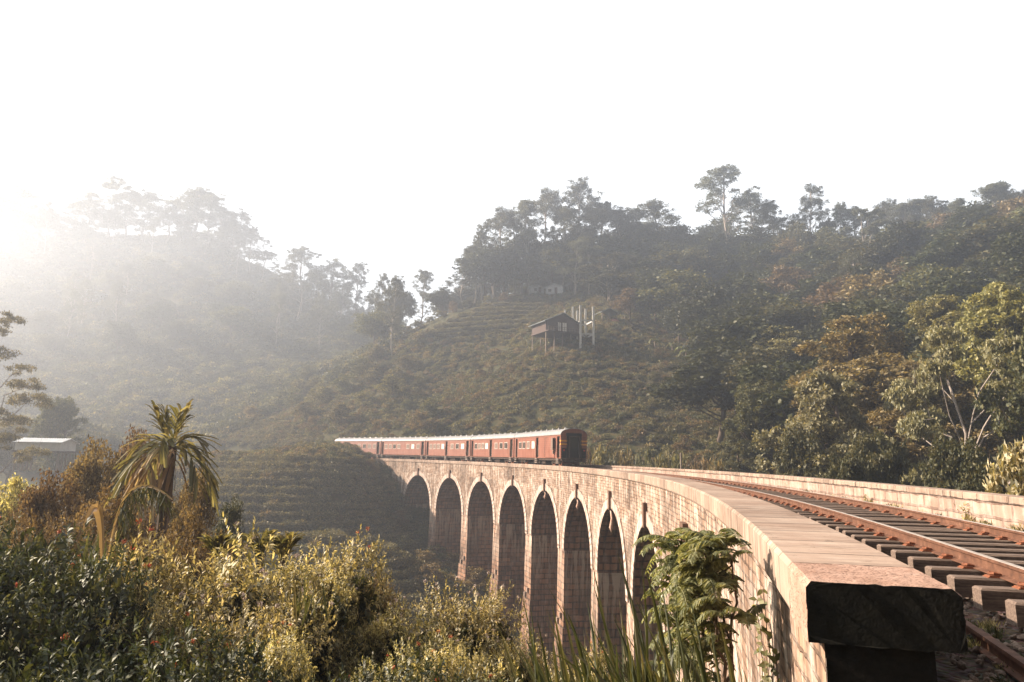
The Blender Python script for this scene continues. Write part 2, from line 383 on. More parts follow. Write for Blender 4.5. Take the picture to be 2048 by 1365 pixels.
# vaults, rings, keystones
for ia, c in enumerate(open_s):
    an = np.linspace(0, math.pi, 37); mb = MB(); arc_l = an * RI
    for i in range(36):
        a, b = an[i], an[i + 1]
        sa, za, sb, zb = c - RI * math.cos(a), SPR + RI * math.sin(a), c - RI * math.cos(b), SPR + RI * math.sin(b)
        for o0, o1 in ((LO, .4), (.4, RO)):
            mb.add([P(sa, o0, za), P(sb, o0, zb), P(sb, o1, zb), P(sa, o1, za)], [(0, 1, 2, 3)], [[(o0, arc_l[i]), (o0, arc_l[i + 1]), (o1, arc_l[i + 1]), (o1, arc_l[i])]])
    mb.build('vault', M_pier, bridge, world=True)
    for off, sg in ((LO, -1), (RO, 1)):
        if sg > 0 and ia % 1: continue
        mb = MB()
        for i in range(36):
            a, b = an[i], an[i + 1]
            v = []
            for r_, o in ((RI - .01, off - sg * .02), (RI - .01, off + sg * .07), (REX, off + sg * .07), (REX, off - sg * .02)):
                for q in (a, b): v.append(P(c - r_ * math.cos(q), o, SPR + r_ * math.sin(q)))
            u0, u1 = a * 5.2, b * 5.2
            mb.add(v, [(0, 1, 3, 2), (2, 3, 5, 4), (4, 5, 7, 6)], [[(u0, 0), (u1, 0), (u1, .1), (u0, .1)], [(u0, .01), (u1, .01), (u1, .74), (u0, .74)], [(u0, .7), (u1, .7), (u1, .74), (u0, .74)]])
        mb.build('arch_ring', M_ring, bridge, world=True)
    mb = MB()
    w0, w1 = .17, .23
    v = [P(c - w0, LO - .02, -2.35), P(c + w0, LO - .02, -2.35), P(c + w1, LO - .02, -1.15), P(c - w1, LO - .02, -1.15), P(c - w0, LO - .2, -2.35), P(c + w0, LO - .2, -2.35), P(c + w1, LO - .2, -1.15), P(c - w1, LO - .2, -1.15)]
    mb.add(v, [(0, 1, 2, 3), (4, 7, 6, 5), (0, 4, 5, 1), (1, 5, 6, 2), (2, 6, 7, 3), (3, 7, 4, 0)])
    mb.build('keystone', M_key, bridge, world=True)
# piers with a ledge half way down
def pier(c, full=True):
    mb = MB()
    lv = [(SPR + .9, 1.155, 0), (-13.5, 1.22, .10), (-13.52, 1.36, .2), (-20, 1.55, .42), (-28, 1.8, .7)]
    lv[0] = (SPR, 1.165, 0)
    for (za, ha, ba), (zb, hb, bb) in zip(lv[:-1], lv[1:]):
        co = lambda z, h, b: [P(c - h, LO - b, z), P(c + h, LO - b, z), P(c + h, RO + b, z), P(c - h, RO + b, z)]
        A, B = co(za, ha, ba), co(zb, hb, bb)
        v = A + B
        W = RO - LO
        fs = [(0, 1, 5, 4), (1, 2, 6, 5), (2, 3, 7, 6), (3, 0, 4, 7)]
        uvs = [[(c - ha, za), (c + ha, za), (c + hb, zb), (c - hb, zb)], [(c, za), (c + W, za), (c + W, zb), (c, zb)], [(c + ha, za), (c - ha, za), (c - hb, zb), (c + hb, zb)], [(c + W + 5, za), (c + 5, za), (c + 5, zb), (c + W + 5, zb)]]
        mb.add(v, fs, uvs)
    # weathered putlog stones standing proud of the left face
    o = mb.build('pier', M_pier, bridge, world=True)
    for z, ds in ((-12.6, -.5), (-13.2, .45)):
        k = MB(); q = P(c + ds, LO - .13, z); k.box(q, (.34, .3, .45), rz=-head(c)); k.build('corbel_stone', M_ring, bridge, world=True)
for k in range(7): pier(31.24 + SPAN * (k + .5))
# half piers closing the abutments, inner faces under the first and last arch
def abut(s, sg):
    mb = MB(); W = RO - LO; z0, z1 = SPR, -28
    mb.add([P(s, LO, z0), P(s, RO, z0), P(s + sg * .4, RO, z1), P(s + sg * .4, LO, z1)], [(0, 1, 2, 3)], [[(0, z0), (W, z0), (W, z1), (0, z1)]])
    mb.add([P(s, LO, z0), P(s, LO, z0) , P(s, LO, z0)], []) if False else None
    mb.build('abutment', M_pier, bridge, world=True)
abut(open_s[0] - RI - .02, 1); abut(open_s[-1] + RI + .02, -1)
# fill the strips of side wall between first arch and solid abutment
for off in (LO, RO):
    for a, b in ((open_s[0] - SPAN / 2, open_s[0] - RI), (open_s[-1] + RI, open_s[-1] + SPAN / 2)):
        mb = MB()
        z0, z1 = SPR, -27
        q = [(a, z1), (b, z1), (b, z0), (a, z0)]
        mb.add([P(a, off, z1), P(b, off, z1), P(b, off, z0), P(a, off, z0)], [(0, 1, 2, 3)], [q]); mb.build('abutment', M_spandrel, bridge, world=True)
# drain outlet in the near abutment wall
mb = MB(); c = 19.2
for a, b, z0, z1 in ((c - .42, c - .26, -1.95, -1.05), (c + .26, c + .42, -1.95, -1.05), (c - .26, c + .26, -1.2, -1.05), (c - .26, c + .26, -1.95, -1.85)):
    m = P((a + b) / 2, LO - .03, (z0 + z1) / 2); mb.box(m, (.3, b - a, z1 - z0), rz=-head(c))
mb.build('drain_frame', M_key, bridge, world=True)
mb = MB(); mb.box(P(c, LO - .005, -1.52), (.02, .52, .66), rz=-head(c)); mb.build('drain_opening', M_dark, bridge, world=True)  # flat dark sheet paints the shade inside the drain hole
# lime crusts hanging from the drains of the nearest arches
M_lime = mat_plain('lime_crust', (.40, .20, .13), (.72, .52, .40), 5, .8)
for c, L in ((43.28, 1.5), (55.3, .9), (67.32, .8)):
    mb = MB(); q = [P(c - .05, LO - .05, -2.3), P(c - .12, LO + .05, -2.3 - L * .4), P(c + .1, LO + .02, -2.3 - L * .8), P(c + .02, LO, -2.3 - L)]
    mb.tube(q, [.06, .11, .15, .03], 7); mb.build('lime_crust', M_lime, bridge, smooth=True, world=True)
# deck slab, parapet walls, copings
mb = MB(); sweep(mb, [(LO + .05, -.95), (RO - .05, -.95), (RO - .05, -.55), (LO + .05, -.55)], 0.05, S_END, 2); mb.build('deck', M_key, bridge, world=True)
LI = -2.2818
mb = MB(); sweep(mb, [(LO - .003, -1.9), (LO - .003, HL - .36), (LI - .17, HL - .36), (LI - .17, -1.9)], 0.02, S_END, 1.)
pw = mb.build('parapet', [M_spandrel, mat_plain('shade_painted_masonry', (.006, .005, .004), (.02, .015, .010), 6, 1, 0, .8)], bridge, world=True); pw.data.polygons[len(pw.data.polygons) - 2].material_index = 1  # near end face: shade below the block painted as near-black colour
mb = MB(); ov = -3.2475
cop = [(ov + .03, HL - .42), (ov, HL - .36), (ov, HL - .04), (ov + .035, HL), (LI - .035, HL), (LI, HL - .035), (LI, HL - .40), (LI - .17, HL - .42)]
sweep(mb, cop, .92, S_END, 1.0, joints=1.12); mb.build('coping', M_coping, bridge, world=True)
# rough end block
rng = np.random.RandomState(4); mb = MB(); ns, nc = 14, 20
prof = []
bx = [(ov - .0, HL - .41), (ov - .0, HL - .04), (ov + .04, HL), (LI - .04, HL), (LI + .02, HL - .05), (LI + .02, HL - .41)]
bp = []
for a, b in zip(bx, bx[1:] + bx[:1]):
    L = math.dist(a, b); m = max(1, int(L / .05))
    for k in range(m): bp.append((a[0] + (b[0] - a[0]) * k / m, a[1] + (b[1] - a[1]) * k / m))
bp = np.array(bp); ctr = np.array([(ov + LI) / 2, HL - .24]); rings = np.linspace(-.03, .905, 17); v = []
for i, s in enumerate(rings):
    e = .985 if i in (0,) else 1
    chip = np.clip(rng.randn(len(bp), 1) - .6, 0, 2) * (.014 if i < 2 else .004)
    q = ctr + (bp - ctr) * (e - chip) + rng.randn(*bp.shape) * .002
    v.append(P(s + (rng.randn(len(bp)) * .004 if i == 0 else 0), q[:, 0], q[:, 1]))
n = len(bp); f = [(i * n + j, (i + 1) * n + j, (i + 1) * n + (j + 1) % n, i * n + (j + 1) % n) for i in range(16) for j in range(n)]
uv = [[(rings[i], bp[j][0] + bp[j][1]), (rings[i + 1], bp[j][0] + bp[j][1]), (rings[i + 1], bp[j][0] + bp[j][1] + .05), (rings[i], bp[j][0] + bp[j][1] + .05)] for i in range(16) for j in range(n)]
f += [tuple(range(n)), tuple(16 * n + j for j in range(n))[::-1]]; uv += [[tuple(q) for q in bp], [tuple(q) for q in bp[::-1]]]
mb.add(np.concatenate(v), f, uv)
def mat_block():
    t = NT('rough_concrete'); p = t.obj(); n = t.noise(p, 3, 6, .7); m = t.noise(p, 28, 5, .75); vo = t.n('ShaderNodeTexVoronoi'); vo.inputs['Scale'].default_value = 46; t.l(p, vo.inputs['Vector'])
    col = t.ramp(n, [(.3, (.34, .20, .14)), (.6, (.46, .30, .23)), (.75, (.52, .38, .30))])
    pit = t.ramp(t.math('ADD', t.math('MULTIPLY', m, .7), t.math('MULTIPLY', vo.outputs['Distance'], .45)), [(.44, (1, 1, 1)), (.50, (0, 0, 0))])
    col = t.mix(t.math('MULTIPLY', pit, .75), col, (.10, .05, .03))
    h = t.math('SUBTRACT', m, pit)
    return t.done(t.bsdf(col, .95, 0, t.bump(h, .8, .006), .2))
eb = mb.build('end_block', [mat_block(), mat_plain('shade_painted_concrete', (.005, .005, .0045), (.020, .018, .012), 7, 1, 0, .8)], bridge, world=True)
eb.data.polygons[16 * n].material_index = 1  # front face only: its shade is painted into the near-black colour
# right hand parapet: wall of big stones and a thin coping
mb = MB(); sweep(mb, [(3.17, -.9), (3.17, HR - .16), (3.62, HR - .16), (3.62, -.9)], -8, S_END, 1.); mb.build('parapet', M_parapet, bridge, world=True)
mb = MB(); sweep(mb, [(3.13, HR - .16), (3.13, HR - .02), (3.15, HR), (3.66, HR), (3.68, HR - .02), (3.68, HR - .16)], -8, S_END, 1., joints=1.35); mb.build('coping', M_coping, bridge, world=True)
mb = MB(); sweep(mb, [(3.60, -1.4), (3.60, -.34), (RO - .003, -.34), (RO - .003, -1.4)], -8, S_END, 1.); mb.build('ledge', M_parapet, bridge, world=True)

# ------------------------------------------------------------------ ballast and track
def mat_ballast():
    t = NT('ballast_stones'); p = t.pos(); vo = t.n('ShaderNodeTexVoronoi'); vo.inputs['Scale'].default_value = 17; t.l(p, vo.inputs['Vector'])
    n = t.noise(p, 1.2, 5); w = t.math('MULTIPLY', t.n('ShaderNodeSeparateColor').outputs[0], 1)
    sep = t.t.nodes[-2] if False else None
    col = t.mix(t.ramp(n, [(.35, (0, 0, 0)), (.65, (1, 1, 1))]), (.20, .14, .105), (.07, .052, .036))
    col = t.mix(.35, col, vo.outputs['Color'], 'MULTIPLY')
    return t.done(t.bsdf(col, .95, 0, t.bump(t.math('MULTIPLY', vo.outputs['Distance'], -1), 1, .05), .2))
mb = MB(); bal = []
ss = np.arange(-6, 260, .5); offs = np.linspace(-2.42, 3.2, 24)
G = P(ss[:, None], offs[None, :], -.43); rs = np.random.RandomState(1); G[..., 2] += rs.randn(*G.shape[:2]) * .012
m_ = np.abs(offs) > 1.6; G[:, m_, 2] -= .03
bm = bpy.data.meshes.new('ballast'); a, b = G.shape[:2]; i0 = (np.arange(a - 1)[:, None] * b + np.arange(b - 1)[None]).ravel()
bm.from_pydata(G.reshape(-1, 3).tolist(), [], np.stack([i0, i0 + b, i0 + b + 1, i0 + 1], 1)[:, ::-1].tolist()); M_bal = mat_ballast(); bm.materials.append(M_bal)
tag(mesh_obj('ballast', bm), kind='structure')

def mat_rail():
    t = NT('rusted_rail_steel'); p = t.pos(); n = t.noise(p, 7, 5, .7); 
    col = t.ramp(n, [(.3, (.07, .033, .02)), (.55, (.14, .064, .037)), (.75, (.24, .125, .08))])
    return t.done(t.bsdf(col, .8, .0, t.bump(n, .3, .005), .3))
M_rail = mat_rail(); M_head = mat_plain('polished_rail_head', (.40, .33, .28), (.62, .53, .46), 5, .4, .4, .05)
M_wood = mat_plain('weathered_sleeper', (.07, .048, .036), (.28, .205, .16), 5, .9, 0, .7, (1, 8, 8))
M_iron = mat_plain('rusty_iron', (.13, .05, .028), (.33, .12, .055), 9, .8)
track = empty('railway_track', P(0, 0, -.4)); tag(track, 'rusty single railway track curving along the viaduct deck', 'railway track')
for off in (-.873, .873):
    mb = MB()
    sweep(mb, [(off - .07, -.158), (off - .07, -.147), (off - .012, -.132), (off - .009, -.045), (off - .035, -.035), (off - .036, -.002), (off + .036, -.002), (off + .035, -.035), (off + .009, -.045), (off + .012, -.132), (off + .07, -.147), (off + .07, -.158)], -4, 258, 1.)
    r_ = mb.build('rail', M_rail, track, world=True)
    h_ = MB(); sweep(h_, [(off - .033, -.003), (off - .030, .002), (off + .030, .002), (off + .033, -.003)], -4, 258, 1.)
    hh = h_.build('rail_head', M_head, r_, world=False); hh.data.transform(Matrix.Translation(-Vector(track.location)))
rng = np.random.RandomState(8)
def sleeper_mb(mb, s, dz, dl, da):
    h = head(s); c = P(s, dl, -.158 - .1 + dz)
    return c, -h + da
smesh = MB(); bevel = .02
L, Wd, H = 2.75, .21, .2
v = []
for z, e in ((-H / 2, 0), (H / 2 - .02, 0), (H / 2, .02)): v += [(-L / 2 + e, -Wd / 2 + e, z), (L / 2 - e, -Wd / 2 + e, z), (L / 2 - e, Wd / 2 - e, z), (-L / 2 + e, Wd / 2 - e, z)]
fs = [(3, 2, 1, 0), (8, 9, 10, 11)] + [(k * 4 + j, k * 4 + (j + 1) % 4, k * 4 + 4 + (j + 1) % 4, k * 4 + 4 + j) for k in (0, 1) for j in range(4)]
smesh.add(v, fs); sl0 = smesh.build('sleeper', M_wood, track)
clip = MB()
for x in (-.873,):
    clip.box((x, 0, .104), (.34, .15, .012))
    for sg in (-1, 1):
        clip.box((x + sg * .105, 0, .112), (.10, .13, .02)); clip.tube([(x + sg * .10, 0, .1), (x + sg * .10, 0, .155)], .022, 6)
        clip.tube([(x + sg * .04, -.05, .135), (x + sg * .11, -.055, .145), (x + sg * .14, 0, .14), (x + sg * .11, .055, .145), (x + sg * .04, .05, .135)], .013, 5)
cl0 = clip.build('rail_clip', M_iron, sl0)
sls = list(np.arange(-1.6, 255, .68)); rest = MB(); n_ind = 0
tl = np.array(track.location)
for k, s in enumerate(sls):
    c, rz = sleeper_mb(None, s, rng.randn() * .006, rng.randn() * .03, rng.randn() * .012)
    if n_ind < 100:
        if n_ind == 0: o, cc = sl0, cl0
        else:
            o = sl0.copy(); C.objects.link(o); o.parent = track
            cc = None
            if n_ind < 60: cc = cl0.copy(); C.objects.link(cc); cc.parent = o
        if n_ind < 60: cc = cl0.copy(); C.objects.link(cc); cc.parent = o; cc.location = (1.746, 0, 0)
        o.location = tuple(c - tl); o.rotation_euler = (0, 0, rz); n_ind += 1
    else: rest.box(c, (L, Wd, H), rz=rz)
rest_o = rest.build('sleepers', M_wood, track, world=True); rest_o['kind'] = 'stuff'
# loose length of rail lying beside the near parapet
a, b = np.array([2.98, 4.75, -.47]), np.array([3.2, 2.9, -.47])

# ------------------------------------------------------------------ train
def mat_paint():
    t = NT('red_coach_paint'); p = t.obj(); sep = t.n('ShaderNodeSeparateXYZ'); t.l(p, sep.inputs[0])
    n = t.noise(t.map(p, (1, 1, .5)), 1.6, 5, .6); d = t.noise(t.map(p, (6, 6, .6)), 1, 4)
    col = t.ramp(n, [(.3, (.22, .075, .045)), (.7, (.30, .12, .075))])
    col = t.mix(t.ramp(d, [(.5, (0, 0, 0)), (.8, (.5, .5, .5))]), col, (.45, .22, .15))
    w = t.math('PINGPONG', sep.outputs[2], .11); groove = t.math('LESS_THAN', w, .014)
    col = t.mix(t.math('MULTIPLY', groove, .6), col, (.12, .03, .02))
    return t.done(t.bsdf(col, .45, 0, t.bump(t.math('MULTIPLY', groove, -1), .6, .01), .4))
M_paint = mat_paint(); M_roof = mat_plain('pale_roof_metal', (.24, .23, .22), (.38, .365, .35), 2, .5, .2, .1)
M_under = mat_plain('underframe_grime', (.035, .025, .02), (.10, .065, .045), 5, .9)
M_frame = mat_plain('pale_window_frame', (.55, .45, .38), (.68, .58, .50), 8, .6)
M_glass = NT('dark_window'); M_glass = M_glass.done(M_glass.bsdf((.03, .025, .02), .15, 0, None, .5))
M_blind = mat_plain('window_shutter', (.15, .105, .08), (.26, .18, .14), 5, .7)
M_pale = mat_plain('curtain_and_sky_white', (.70, .66, .60), (.80, .77, .72), 5, .8)
M_yel = mat_plain('yellow_stripe_paint', (.70, .30, .03), (.80, .38, .05), 6, .5)
M_step = mat_plain('step_metal', (.42, .33, .27), (.55, .45, .38), 6, .6)
HW, ZS, ZC, ZR = 1.42, .9, 3.28, 3.93
def roof_prof(n=14, e=0):
    return [(math.cos(a) * (HW + .04 + e), ZC + math.sin(a) * (ZR - ZC + e)) for a in np.linspace(0, math.pi, n)]
GRP = 'coaches of the red train on the viaduct'
def make_coach(s0, s1, label, doors, wins, tail=False, luggage=None):
    L = s1 - s0; a, b = P(s0), P(s1); d = b - a; rz = math.atan2(d[1], d[0]); tilt = -math.atan2(d[2], math.hypot(d[0], d[1]))
    root = empty('railway_coach', a, rot=(0, tilt, rz)); tag(root, label, 'railway coach', GRP)
    X = 0.25; XE = L - .25
    # side walls pierced by doorways, end walls
    mb = MB()
    for sg in (-1, 1):
        cuts = sorted(doors); x = X
        for d0, d1 in cuts + [(XE, XE)]:
            if d0 - x > .02: mb.box(((x + d0) / 2, sg * (HW - .03), (ZS + ZC) / 2), (d0 - x, .06, ZC - ZS))
            if d1 > d0: mb.box(((d0 + d1) / 2, sg * (HW - .03), ZC - .08), (d1 - d0, .06, .16))
            x = d1
    for xe in (X, XE):
        xi = xe + (.05 if xe == X else -.05); lo = .62
        for sg in (-1, 1):
            mb.box(((xe + xi) / 2, sg * (lo + HW - .06) / 2 , (ZS + ZC) / 2), (.1, HW - .06 - lo, ZC - ZS))
        pr = roof_prof(); v = [(xe, y * .99, z) for y, z in pr] + [(xi + (xi - xe), y * .99, z) for y, z in pr]; n = len(pr)
        mb.add(v, [tuple(range(n)), tuple(range(n, 2 * n))[::-1]] + [(i, i + n, i + n + 1, i + 1) for i in range(n - 1)])
    mb.box(((X + XE) / 2, 0, ZS + .03), (XE - X, 2 * HW - .13, .06))
    mb.build('body', M_paint, root)
    mb = MB(); pr = roof_prof(18, .03); n = len(pr); v = [(xx, y, z) for xx in (X - .08, XE + .08) for y, z in pr]; 
    pi_ = roof_prof(18, -.03); v += [(xx, y, z) for xx in (X - .08, XE + .08) for y, z in pi_]
    mb.add(v, [(i, i + 1, i + 1 + n, i + n) for i in range(n - 1)] + [(2 * n + i, i, i + 1, 2 * n + i + 1)[::-1] for i in range(n - 1)] + [(3 * n + i, n + i, n + i + 1, 3 * n + i + 1) for i in range(n - 1)])
    ro = mb.build('roof', M_roof, root, smooth=False)
    for x in np.arange(X + 1.2, XE, 1.9):
        for sy in (-.55, .45):
            q = MB(); z = ZC + (ZR - ZC + .03) * math.sqrt(1 - (sy / (HW + .07)) ** 2)
            q.box((x, sy, z + .06), (.34, .22, .14), taper=.6); q.build('roof_vent', M_roof, ro)
    for d0, d1 in doors:      # recessed doors with a grab rail
        for sg in (-1, 1):
            q = MB(); q.box(((d0 + d1) / 2, sg * (HW - .2), (ZS + ZC) / 2 - .05), (d1 - d0 + .04, .04, ZC - ZS - .1)); do = q.build('door', M_under, root)
            q = MB(); q.box(((d0 + d1) / 2, sg * (HW - .17), 2.3), ((d1 - d0) * .45, .02, .7)); q.build('door_window', M_glass, do)
            for xx in (d0 - .07, d1 + .07):
                q = MB(); q.tube([(xx, sg * (HW + .05), 1.1), (xx, sg * (HW + .05), 2.3)], .018, 5); q.build('grab_rail', M_step, root)
            for k, zz in enumerate((.82, .62, .42)):
                q = MB(); q.box(((d0 + d1) / 2, sg * (HW + .04 - 0), zz), (.62, .26, .045)); q.build('footstep', M_step, root)
            q = MB()
            for xx in (-.3, .3): q.box(((d0 + d1) / 2 + xx, sg * (HW + .02), .64), (.03, .05, .5))
            q.build('step_bracket', M_under, root)
    for x, ty in wins:
        for sg in (-1, 1):
            fr = MB(); w, z0, z1, y = .46, 1.98, 2.68, sg * (HW + .012)
            for cx, cz, sx, sz in ((x, z0 - .03, 2 * w + .12, .06), (x, z1 + .03, 2 * w + .12, .06), (x - w - .03, (z0 + z1) / 2, .06, z1 - z0), (x + w + .03, (z0 + z1) / 2, .06, z1 - z0), (x, (z0 + z1) / 2, .04, z1 - z0)):
                fr.box((cx, y, cz), (sx, .05, sz))
            fo = fr.build('window_frame', M_frame, root)
            pn = MB(); pn.box((x, sg * (HW + .004), (z0 + z1) / 2), (2 * w - .01, .016, z1 - z0 - .01)); pn.build('window_pane', {'d': M_glass, 'b': M_blind, 'w': M_pale}[ty], fo)  # white coach panes paint the bright sky showing through
    if luggage:
        q = MB(); l0, l1 = luggage
        for sg in (-1, 1):
            q.box(((l0 + l1) / 2, sg * (HW + .03), (ZS + ZC) / 2 - .08), (l1 - l0, .05, ZC - ZS - .3))
        lo = q.build('luggage_door', M_paint, root)
        q = MB(); q.box((l1 + .05, HW + .045, 2.0), (.09, .05, 2.0)); q.box((l1 - .3, HW + .03, 3.02), (.8, .06, .06)); q.build('door_track', M_under, root)
        q = MB(); q.box((l0 + .1, HW + .17, 2.35), (.5, .28, 1.25)); q.box((l0 + .1, HW + .12, 1.5), (.2, .18, .3)); q.build('lookout', M_blind, root)
        q = MB(); q.box((l0 + .36, HW + .17, 2.35), (.02, .2, .9)); q.box((l0 - .16, HW + .17, 2.35), (.02, .2, .9)); q.build('lookout_window', M_glass, root)
    # underframe, tanks, bogies
    q = MB(); 
    for sg in (-1, 1): q.box((L / 2, sg * (HW - .15), .78), (XE - X, .1, .22))
    for x, w in ((L * .42, 2.2), (L * .56, 1.2)): q.box((x, .7, .52), (w, .7, .42))
    q.box((L / 2, 0, .6), (3, .4, .3)); q.build('underframe', M_under, root)
    for bx_ in (2.6, L - 2.6):
        q = MB()
        for sg in (-1, 1):
            q.box((bx_, sg * 1.02, .52), (2.5, .12, .2)); q.box((bx_, sg * 1.02, .62), (.7, .2, .25))
            for w in (-1, 1): q.box((bx_ + w * .95, sg * 1.06, .45), (.28, .14, .3))
        q.box((bx_, 0, .6), (.4, 2.0, .25)); bg_ = q.build('bogie', M_under, root)
        for w in (-1, 1):
            q = MB()
            for sg in (-1, 1):
                q.tube([(bx_ + w * .95, sg * .80, .43), (bx_ + w * .95, sg * .84, .43)], .47, 18); q.tube([(bx_ + w * .95, sg * .84, .43), (bx_ + w * .95, sg * .95, .43)], .43, 18)
            q.tube([(bx_ + w * .95, -.8, .43), (bx_ + w * .95, .8, .43)], .08, 8); q.build('wheelset', M_iron, bg_)
    # corridor connection and couplings
    for xe, sg in ((X, -1), (XE, 1)):
        q = MB()
        for sy in (-1, 1): q.box((xe + sg * .1, sy * .56, 2.0), (.26, .12, 2.3))
        q.box((xe + sg * .1, 0, 3.1), (.26, 1.24, .12)); q.box((xe + sg * .05, 0, .93), (.3, 1.24, .08)); g_ = q.build('gangway', M_under, root)
        q = MB(); q.box((xe - sg * .05, 0, 2.02), (.04, 1.0, 2.1)); q.build('gangway_door', M_glass if tail else M_under, g_)
        if (tail and sg < 0) or sg > 0:
            q = MB()
            for sy in (-.9, .9): q.tube([(xe, sy, .72), (xe + sg * .38, sy, .72)], .08, 8); q.tube([(xe + sg * .38, sy, .72), (xe + sg * .43, sy, .72)], .2, 12)
            q.box((xe, 0, .72), (.12, 2.5, .28)); q.tube([(xe, 0, .7), (xe + sg * .3, 0, .66), (xe + sg * .4, 0, .5)], .05, 6); q.build('buffer', M_under, root)
    if tail:
        q = MB(); q.box((X - .04, 0, 1.42), (.03, 2.6, 1.0)); q.box((X - .04, -.68, 2.5), (.03, .2, 1.3)); q.box((X - .04, .68, 2.5), (.03, .2, 1.3)); q.box((X - .04, 0, 3.3), (.03, 1.7, .3)); q.build('end_shade_panel', M_dark, root)  # dark sheets paint the shade on the coach end
        for z, sy in ((2.32, -1), (2.32, 1), (2.66, -1), (2.66, 1)):
                q = MB()
                q.box((X - .06, sy * 1.1, z), (.03, .68, .15)); q.box((X + .1, sy * (HW + .008), z), (.30, .03, .15)); q.build('yellow_stripe', M_yel, root)
        q = MB()
        for sy in (-1.1, 1.1): q.tube([(X - .12, sy, 1.72), (X, sy, 1.72)], .09, 10)
        q.build('tail_lamp', mat_plain('red_lamp_glass', (.5, .03, .02), (.6, .05, .03), 6, .3), root)
        q = MB()
        for sy in (-.8, .8): q.tube([(X - .07, sy, .95), (X - .07, sy, 3.2)], .02, 5)
        for z in np.arange(1.2, 3.2, .3): q.tube([(X - .07, -1.25, z), (X - .07, -.85, z)], .015, 4)
        q.build('end_ladder', M_under, root)
    return root
js = [67.5, 84.2, 100.08, 116.65, 133.0, 149.9, 166.6]
make_coach(js[0], js[1], 'red tail coach with yellow stripes and dark end doorway, nearest of the train', [(.55, 1.35), (7.3, 8.1), (15.2, 15.9)], [(9.1, 'w'), (10.9, 'b'), (12.5, 'd'), (14.0, 'd')], True, (2.0, 4.9))
make_coach(js[1], js[2], 'red coach coupled directly ahead of the striped tail coach', [(.6, 1.4), (7.5, 8.3), (14.7, 15.4)], [(2.7, 'd'), (4.3, 'd'), (6.0, 'b'), (9.4, 'w'), (10.8, 'b'), (12.2, 'b'), (13.6, 'd')])
make_coach(js[2], js[3], 'red coach in the middle of the train, third from the striped tail', [(.7, 1.5), (8.0, 8.7), (15.3, 16.0)], [(2.7, 'w'), (4.5, 'd'), (6.3, 'b'), (9.7, 'w'), (11.3, 'b'), (12.8, 'b'), (14.3, 'b')])
make_coach(js[3], js[4], 'red coach above the leftmost arch without a middle door', [(.7, 1.5), (15.2, 15.9)], [(2.6, 'b'), (4.4, 'w'), (6.1, 'b'), (9.4, 'b'), (11.0, 'd'), (12.6, 'b'), (14.2, 'b')])
make_coach(js[4], js[5], 'red coach leaving the viaduct, its front half behind bushes', [(.7, 1.5), (15.6, 16.2)], [(2.3, 'b'), (4.0, 'b'), (5.7, 'd'), (7.6, 'b'), (11.2, 'w')])

# ------------------------------------------------------------------ foliage
def mat_leaf(name, cols, trans=.35, gloss=.08, var=.5):
    """leaf shader: colour differs per leaf and per plant; light passes through the leaf"""
    t = NT(name); g = t.n('ShaderNodeNewGeometry'); oi = t.n('ShaderNodeObjectInfo')
    isl = g.outputs['Random Per Island']
    col = t.ramp(isl, [(i / max(1, len(cols) - 1) * .9 + .05, c) for i, c in enumerate(cols)])
    hs = t.n('ShaderNodeHueSaturation'); t.l(col, hs.inputs['Color'])
    t.l(t.math('ADD', .485, t.math('MULTIPLY', oi.outputs['Random'], .03)), hs.inputs['Hue'])
    t.l(t.math('ADD', 1 - var * .5, t.math('MULTIPLY', oi.outputs['Random'], var)), hs.inputs['Value'])
    c = hs.outputs[0]
    d = t.n('ShaderNodeBsdfDiffuse'); t.l(c, d.inputs[0]); tr = t.n('ShaderNodeBsdfTranslucent')
    t.l(t.mix(1.0, c, (1.4, 1.25, .65), 'MULTIPLY'), tr.inputs[0])
    m = t.n('ShaderNodeMixShader'); m.inputs[0].default_value = trans; t.l(d.outputs[0], m.inputs[1]); t.l(tr.outputs[0], m.inputs[2])
    gl = t.n('ShaderNodeBsdfGlossy'); gl.inputs['Roughness'].default_value = .55; gl.inputs['Color'].default_value = (.9, .9, .85, 1)
    m2 = t.n('ShaderNodeMixShader'); m2.inputs[0].default_value = gloss * .5; t.l(m.outputs[0], m2.inputs[1]); t.l(gl.outputs[0], m2.inputs[2])
    return t.done(m2.outputs[0])
L_dark = mat_leaf('dark_forest_leaves', [(0.025, 0.031, 0.013), (0.045, 0.052, 0.019), (0.079, 0.079, 0.031)], .28, .05)
L_mid = mat_leaf('olive_forest_leaves', [(0.05, 0.058, 0.025), (0.093, 0.094, 0.038), (0.158, 0.14, 0.058)], .3, .05)
L_brown = mat_leaf('brownish_leaves', [(0.094, 0.07, 0.035), (0.172, 0.125, 0.059), (0.281, 0.196, 0.097)], .3, .05)
L_pale = mat_leaf('pale_green_leaves', [(0.113, 0.108, 0.054), (0.209, 0.194, 0.098), (0.374, 0.329, 0.179)], .3, .07)
L_gold = mat_leaf('sunny_yellow_green_leaves', [(0.103, 0.098, 0.029), (0.184, 0.161, 0.052), (0.299, 0.253, 0.098)], .35, .07)
L_euc = mat_leaf('grey_green_leaves', [(0.055, 0.061, 0.037), (0.099, 0.101, 0.064), (0.165, 0.16, 0.105)], .3, .05)
L_tea = mat_leaf('tea_leaves', [(0.078, 0.072, 0.034), (0.156, 0.137, 0.065), (0.273, 0.227, 0.117)], .25, .06, .25)
L_under = mat_leaf('undergrowth_leaves', [(0.069, 0.069, 0.029), (0.145, 0.132, 0.057), (0.276, 0.228, 0.113)], .3, .05, .4)
M_bark = mat_plain('brown_bark', (.06, .042, .03), (.16, .115, .085), 3, .95, 0, .6, (1, 1, .3))
M_pbark = mat_plain('pale_bark', (.22, .18, .15), (.42, .36, .31), 2, .9, 0, .4, (1, 1, .25))

